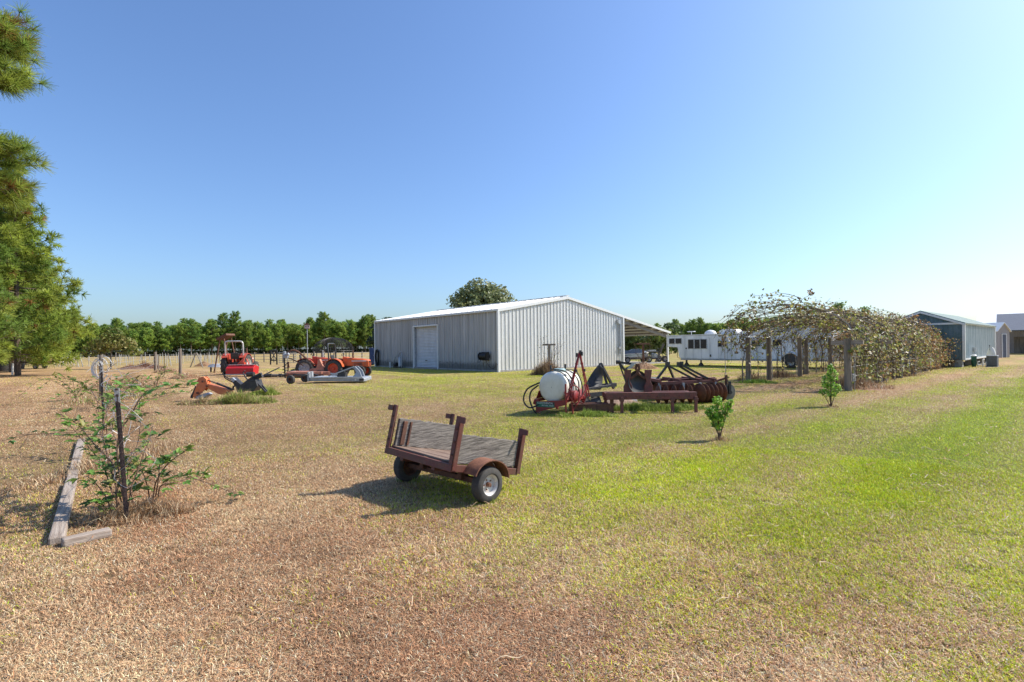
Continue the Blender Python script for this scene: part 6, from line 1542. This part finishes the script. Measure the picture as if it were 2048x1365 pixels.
bush('nearest leafy blackberry bush arching round the first steel stake', [
 (g1, [A(232, 985, 4.5), A(226, 930, 4.7), A(190, 890, 5.0), A(150, 845, 5.3), A(112, 826, 5.6)], .008),
 (g1 + V((.05, .05, 0)), [A(240, 960, 4.5), A(236, 880, 4.55), A(262, 830, 4.7), A(290, 787, 4.9), A(330, 778, 5.1), A(378, 775, 5.4)], .008),
 (g1 + V((-.06, .02, 0)), [A(215, 1000, 4.4), A(190, 965, 4.5), A(172, 952, 4.6)], .006),
 (g1 + V((.0, .1, 0)), [A(225, 950, 4.7), A(212, 900, 5.0), A(206, 850, 5.3), A(228, 800, 5.6), A(268, 765, 5.9)], .007),
 (g1 + V((.08, 0, 0)), [A(262, 980, 4.5), A(280, 930, 4.6), A(300, 880, 4.7), A(318, 878, 4.8)], .006),
 (g1 + V((-.1, .1, 0)), [A(205, 1010, 4.5), A(190, 1005, 4.4), A(210, 1020, 4.3)], .005),
 (g1 + V((-.05, .15, 0)), [A(225, 985, 4.6), A(205, 930, 4.8), A(165, 880, 5.2), A(140, 850, 5.4)], .007),
 (g1 + V((.1, .1, 0)), [A(255, 950, 4.7), A(275, 890, 4.9), A(285, 830, 5.1), A(300, 828, 5.2)], .006)], 17, .085, 100)
bush('blackberry canes sprawling right of the first steel stake with big leaves', [
 (g2, [A(312, 965, 4.75), A(330, 935, 4.8), A(352, 915, 4.85), A(368, 905, 4.9)], .007),
 (g2 + V((.04, .02, 0)), [A(322, 972, 4.7), A(352, 965, 4.75), A(385, 958, 4.85), A(430, 972, 4.95), A(478, 991, 5.0)], .006),
 (g2 + V((-.03, 0, 0)), [A(290, 955, 4.8), A(276, 935, 4.85), A(268, 940, 4.9)], .006),
 (g2 + V((0, .04, 0)), [A(318, 950, 4.9), A(322, 920, 5.0), A(340, 928, 5.0)], .006)], 17, .092, 200)
g3 = G(196, 930)
bush('blackberry bush with long thin canes reaching left over the lawn', [
 (g3, [A(180, 890, 6.4), A(150, 872, 6.3), A(110, 868, 6.2), A(60, 870, 6.2), A(4, 882, 6.2)], .006),
 (g3 + V((.1, .1, 0)), [A(200, 860, 7.0), A(196, 810, 7.4), A(180, 778, 7.6), A(150, 762, 7.8), A(126, 757, 8.0)], .007),
 (g3 + V((.15, .3, 0)), [A(215, 840, 7.2), A(222, 800, 7.4), A(250, 775, 7.7), A(290, 790, 8.0)], .006)], 9, .085, 300)
g4 = G(214, 868)
bush('small leafy blackberry bush at the second steel stake', [
 (g4, [A(212, 830, 9.2), A(222, 790, 9.3), A(240, 770, 9.5)], .007), (g4 + V((.1, 0, 0)), [A(226, 845, 9.2), A(232, 815, 9.3), A(228, 795, 9.4)], .006), (g4 + V((-.15, .1, 0)), [A(198, 840, 9.3), A(190, 815, 9.4), A(178, 800, 9.4)], .006),
 (g4 + V((.3, .4, 0)), [A(270, 830, 9.8), A(300, 800, 10.0), A(345, 790, 10.2), A(380, 786, 10.5)], .006)], 15, .09, 400)
for k, (px_, py_, lb) in enumerate(((232, 812, 'low sparse blackberry plant in the bed just beyond the second steel stake'), (268, 790, 'low blackberry plant farther along the bed, left of the orange backhoe'), (312, 775, 'farthest low blackberry plant of the bed, before the straw heaps'), (150, 800, 'straggling blackberry canes on the left edge of the bed'))):
    q = G(px_, py_); r2 = random.Random(k); cs_ = []
    for j in range(5):
        a = r2.uniform(0, 6.28); l_ = r2.uniform(.5, 1.1); b0 = q + V((r2.uniform(-.1, .1), r2.uniform(-.1, .1), 0))
        cs_.append((b0 if j else q, [b0 + V((math.cos(a) * l_ * .4, math.sin(a) * l_ * .4, r2.uniform(.3, .6))), b0 + V((math.cos(a) * l_, math.sin(a) * l_, r2.uniform(.3, .8))), b0 + V((math.cos(a) * l_ * 1.6, math.sin(a) * l_ * 1.6, r2.uniform(.05, .5)))], .008))
    bush(lb, cs_, 9, .10, 500 + 10 * k)
clump('dry_grass', 'thick dry brown grass at the foot of the first steel stake', G(292, 1030), 2600, .48, .30, .10, .26, DRY + [(.28, .17, .10)], .003, .006, cat='grass', kind='stuff', lean=(.3, 1.5))
clump('dry_grass', 'dead grass tuft between the near bed timber and the first stake', G(222, 1045), 900, .28, .2, .08, .2, DRY, .003, .006, cat='grass', kind='stuff', lean=(.3, 1.4))
q0 = G(255, 1044)
clump('dry_grass', 'dry grass and dead canes along the middle of the raised bed', q0 + (b_ - q0) * .45, 3000, .40, 1.6, .08, .26, DRY, .004, .008, cat='grass', kind='stuff', lean=(.2, 1.4))
clump('dry_grass', 'pale dry weeds along the bed between the wooden post and the brush heap', G(262, 772), 3200, 2.2, 1.6, .08, .34, DRY, .01, .02, cat='grass', kind='stuff', lean=(.3, 1.5))
clump('dry_grass', 'dry grass in the raised bed beyond the second stake', G(222, 800), 2500, .9, 2.0, .10, .34, DRY + WEED[2:3], .008, .016, cat='grass', kind='stuff', lean=(.2, 1.4))

# ------------------------------------------------------------------ left field: stakes, small wagon, fence, gate, birdhouse, netted pen
stk = MB().tube([(0, 0, 0), (0, 0, 1.15)], .035, 7).build('stake', M['silverpipe'], None, True)
first = True
def stake(px, py, h_=1.1, lean=0.0, label='thin pale trellis stake in the rows of the left field', m=None):
    global first
    o = stk if first else stk.copy()
    if not first: COL.objects.link(o)
    first = False
    o.name = 'trellis_stake'; o.location = G(px, py); o.rotation_euler = (0, lean, 0); o.scale = (1, 1, h_ / 1.15)
    tag(o, label, 'stake', 'pale stakes in the left field')
r_ = random.Random(12)
for px_, ln_ in ((112, 0), (118, .22), (123, .25), (128, -.2), (136, 0), (142, .02), (148, 0), (153, .3), (158, -.25), (166, -.25), (178, 0), (84, 0), (89, 0), (92, 0)): stake(px_, r_.uniform(731, 736), 1.12, ln_)
for k in range(48):
    px_ = 236 + k * 4.3 + r_.uniform(-1.5, 1.5)
    if 268 < px_ < 306 and r_.random() < .6: continue
    stake(px_, r_.uniform(722, 733), r_.uniform(.9, 1.25), r_.choice((0, 0, 0, r_.uniform(-.3, .3))))
for k in range(40):
    stake(92 + k * 8.6 + r_.uniform(-3, 3), r_.uniform(717, 722), r_.uniform(1.0, 1.5), r_.choice((0, 0, r_.uniform(-.15, .15))))
for k, (a1, a2) in enumerate(((364, 352), (366, 378))):
    q = G(a1, 737); e = G(a2, 737); mb = MB(); mb.bar((0, 0, 1.3), tuple((e - q) + V((0, 0, 0))), .09, .05)
    o = mb.build('leaning_board', M['greywood'], None); o.location = q + V((0, 2, 0)); tag(o, ('grey board leaning left', 'grey board leaning right')[k] + ' against the stake row behind the tall wooden post', 'board')
tag(MB().tube([(0, 0, 0), (.03, 0, .78)], .055, 9).build('marker_post', M['white'], None, True), 'short white plastic post at the edge of the pines', 'post').location = G(25, 750)
p = G(82, 738)
h = thing('red_wagon', 'small dark red farm wagon parked under the pines', 'wagon', p, R(4))
mb = MB(); mb.box((0, .3, .82), (1.0, .9, .62)); mb.build('box', M['redfaded'], h, bevel=.02)
mb = MB(); mb.box((.1, .3, .46), (1.5, .1, .08)); mb.bar((.7, .3, .46), (1.15, .3, .35), .06); mb.box((-.3, .3, .35), (.08, 1.0, .08)); mb.build('chassis', M['black'], h)
for s_ in (-.2, .8): wheel(h, (-.3, s_, .24), (0, 1, 0), .24, .14, .13)
for px_, py_, lb in ((7, 746, 'dark shrouded barrel lying under the left pines'), (18, 744, 'black bin standing beside the white marker post under the pines'), (37, 741, 'dark crate in the shade of the left pines')):
    o = MB().lathe((0, 0, 0), (0, 0, 1), [(0, .01), (0, .42), (.3, .46), (.75, .44), (.82, .3), (.84, .01)], 14).build('barrel', M['black'], None, True); o.location = G(px_, py_ - 3); tag(o, lb.replace('crate', 'tub'), 'barrel')
# far field fence with boards and a gate
def fence(label, a, b, n, h_, rails, m, wires=True):
    a, b = V(a), V(b); t = thing('field_fence', label, 'fence', a, math.atan2((b - a).y, (b - a).x)); L_ = (b - a).length
    for k in range(n + 1): MB().tube([(L_ * k / n, 0, 0), (L_ * k / n, 0, h_)], .07, 7).build('post', m, t, True)
    mb = MB()
    for z_ in rails: mb.tube([(0, -.08, z_), (L_, -.08, z_)], .022, 5)
    mb.build('rail', M['wire'] if wires else m, t)
p1, p2 = at(440, 700, 70), at(548, 700, 62); p1.z = p2.z = 0
fence('thin wire fence on wooden posts across the field behind the red tractor', p1, p2, 6, 1.25, (.35, .7, 1.05), M['postwood'])
p1, p2 = at(566, 700, 60), at(742, 700, 66); p1.z = p2.z = 0
fence('wire fence on dark posts running behind the tractors to the barn', p1, p2, 9, 1.25, (.35, .7, 1.05), M['postwood'])
p1, p2 = at(-150, 700, 92), at(440, 700, 96); p1.z = p2.z = 0
fence('far low fence line in front of the left pine wood', p1, p2, 22, 1.15, (.3, .6, .9), M['postwood'])
p = at(541, 700, 52); p.z = 0
h = thing('wooden_gate', 'dark X-braced wooden gate panel standing in the field behind the auger', 'gate', p, R(6))
mb = MB()
for x_ in (0, .62): mb.box((x_, 0, .75), (.12, .10, 1.5))
mb.box((.31, 0, 1.42), (.62, .07, .12)); mb.box((.31, 0, .45), (.62, .07, .12)); mb.bar((.05, -.02, .5), (.58, -.02, 1.38), .08, .05); mb.bar((.05, .03, 1.38), (.58, .03, .5), .08, .05); mb.build('gate_frame', M['black'], h)
p = at(558, 700, 50); p.z = 0
h = thing('metal_gate', 'long grey tube gate beside the wooden gate panel', 'gate', p, R(6))
mb = MB()
for z_ in (.25, .45, .65, .85, 1.05, 1.25): mb.tube([(0, 0, z_), (1.6, 0, z_)], .025, 6)
for x_ in (0, .8, 1.6): mb.tube([(x_, 0, .22), (x_, 0, 1.28)], .025, 6)
mb.build('gate_frame', M['steel'], h)
p = at(615, 700, 45); p.z = 0
h = thing('birdhouse', 'pale pink box birdhouse on a tall thin pole above the tractors', 'birdhouse', p, R(20))
MB().cyl((0, 0, 0), (0, 0, 3.35), .035, n=8).build('pole', M['steel'], h)
hb = MB().box((0, 0, 3.52), (.42, .42, .34)).build('box', mat('pale_pink_board', (.62, .45, .42), .7), h)
mb = MB(); mb.prism([(-.28, -.27, 3.69), (.28, -.27, 3.69), (0, -.27, 3.86)], (0, .54, 0)); mb.build('roof', M['rust'], h)
mb = MB()
for x_ in (-.1, .1): mb.cyl((x_, -.212, 3.52), (x_, -.218, 3.52), .04, n=10)
mb.build('entrance_hole', M['black'], hb)
p = at(667, 700, 43); p.z = 0
h = thing('netted_pen', 'round pen with black mesh net domed over tall poles behind the tractors', 'pen', p)
PR, PE, PT = 1.62, 1.35, 2.48
for k in range(8):
    a = 2 * math.pi * k / 8 + .2; MB().tube([(PR * math.cos(a), PR * math.sin(a), 0), (PR * math.cos(a), PR * math.sin(a), PE + .35)], .035, 6).build('pole', M['black'], h, True)
mb = MB(); mb.tube([(PR * math.cos(a), PR * math.sin(a), PE) for a in [2 * math.pi * q / 24 for q in range(25)]], .03, 6, caps=False); mb.build('hoop', M['black'], h, True)
mb = MB()
for k in range(26):
    a = math.pi * k / 26; mb.tube([(PR * math.cos(a) * math.cos(t), PR * math.sin(a) * math.cos(t), PE + (PT - PE) * math.sin(t) ** .9) for t in [math.pi * q / 16 for q in range(17)]], .010, 3, caps=False)
for t in [math.pi / 2 * q / 13 for q in range(1, 13)]: mb.tube([(PR * math.cos(t) * math.cos(a), PR * math.cos(t) * math.sin(a), PE + (PT - PE) * math.sin(t) ** .9) for a in [2 * math.pi * q / 24 for q in range(25)]], .010, 3, caps=False)
mb.build('net', M['black'], h)
p = at(432, 735, 36); p.z = 0
h = thing('upturned_boat', 'small white hull on a stand left of the red tractor wheel', 'boat', p, R(-10))
mb = MB(); vs = []
for x_, w_, z0 in ((-.6, .08, .42), (-.4, .28, .52), (0, .36, .56), (.5, .36, .55), (.7, .3, .5)): vs += [(x_, -w_, .34), (x_, -w_ * .6, z0), (x_, w_ * .6, z0), (x_, w_, .34)]
mb.add(vs, [(i * 4 + k, i * 4 + (k + 1) % 4, (i + 1) * 4 + (k + 1) % 4, (i + 1) * 4 + k) for i in range(4) for k in range(4)] + [(0, 1, 2, 3), (16, 17, 18, 19)]); mb.build('hull', M['white'], h, True)
mb = MB(); mb.bar((-.4, 0, 0), (-.4, 0, .36), .08); mb.bar((.45, 0, 0), (.45, 0, .36), .08); mb.build('stand', M['black'], h)
p = G(206, 737); p = at(212, 700, 34); p.z = 0
mb = MB()
for k in range(9):
    a = random.uniform(0, 6.28); mb.tube([(0, 0, .1), (.5 * math.cos(a), .5 * math.sin(a), random.uniform(.3, .8)), (1.1 * math.cos(a + .4), 1.1 * math.sin(a + .4), random.uniform(.1, 1.2))], .03, 5, .012)
tag(mb.build('dead_branches', M['greystem'], None, True), 'pile of grey dead branches on the ground beside the thin young tree', 'branches').location = p
clump('tall_grass', 'longer lawn grass grown up round the near wheel of the cart', G(975, 1003), 420, .16, .13, .05, .12, [(.30, .38, .05), (.50, .40, .20), (.24, .30, .05)], .004, .007, kind='stuff', cat='grass', lean=(.2, 1.2))
clump('tall_grass', 'longer lawn grass grown up round the shaded wheel of the cart', G(820, 962), 420, .17, .13, .05, .12, [(.30, .38, .05), (.50, .40, .20), (.24, .30, .05)], .004, .007, kind='stuff', cat='grass', lean=(.2, 1.2))
# wires running on along the bed to the far wooden posts
mb = MB(); q0, q1, q2 = G(208, 862), G(203, 800), G(311, 742)
for z_ in (.55, .85, 1.1):
    mb.tube([q0 + V((0, 0, z_)), q0.lerp(q1, .5) + V((0, 0, z_ - .05)), q1 + V((0, 0, z_))], .004, 4)
    mb.tube([q1 + V((0, 0, z_)), q1.lerp(q2, .5) + V((0, 0, z_ - .1)), q2 + V((0, 0, z_))], .006, 4)
tag(mb.build('trellis_wire', M['wire'], None), 'thin straight wires running from the second steel stake back to the far wooden posts', 'wire')
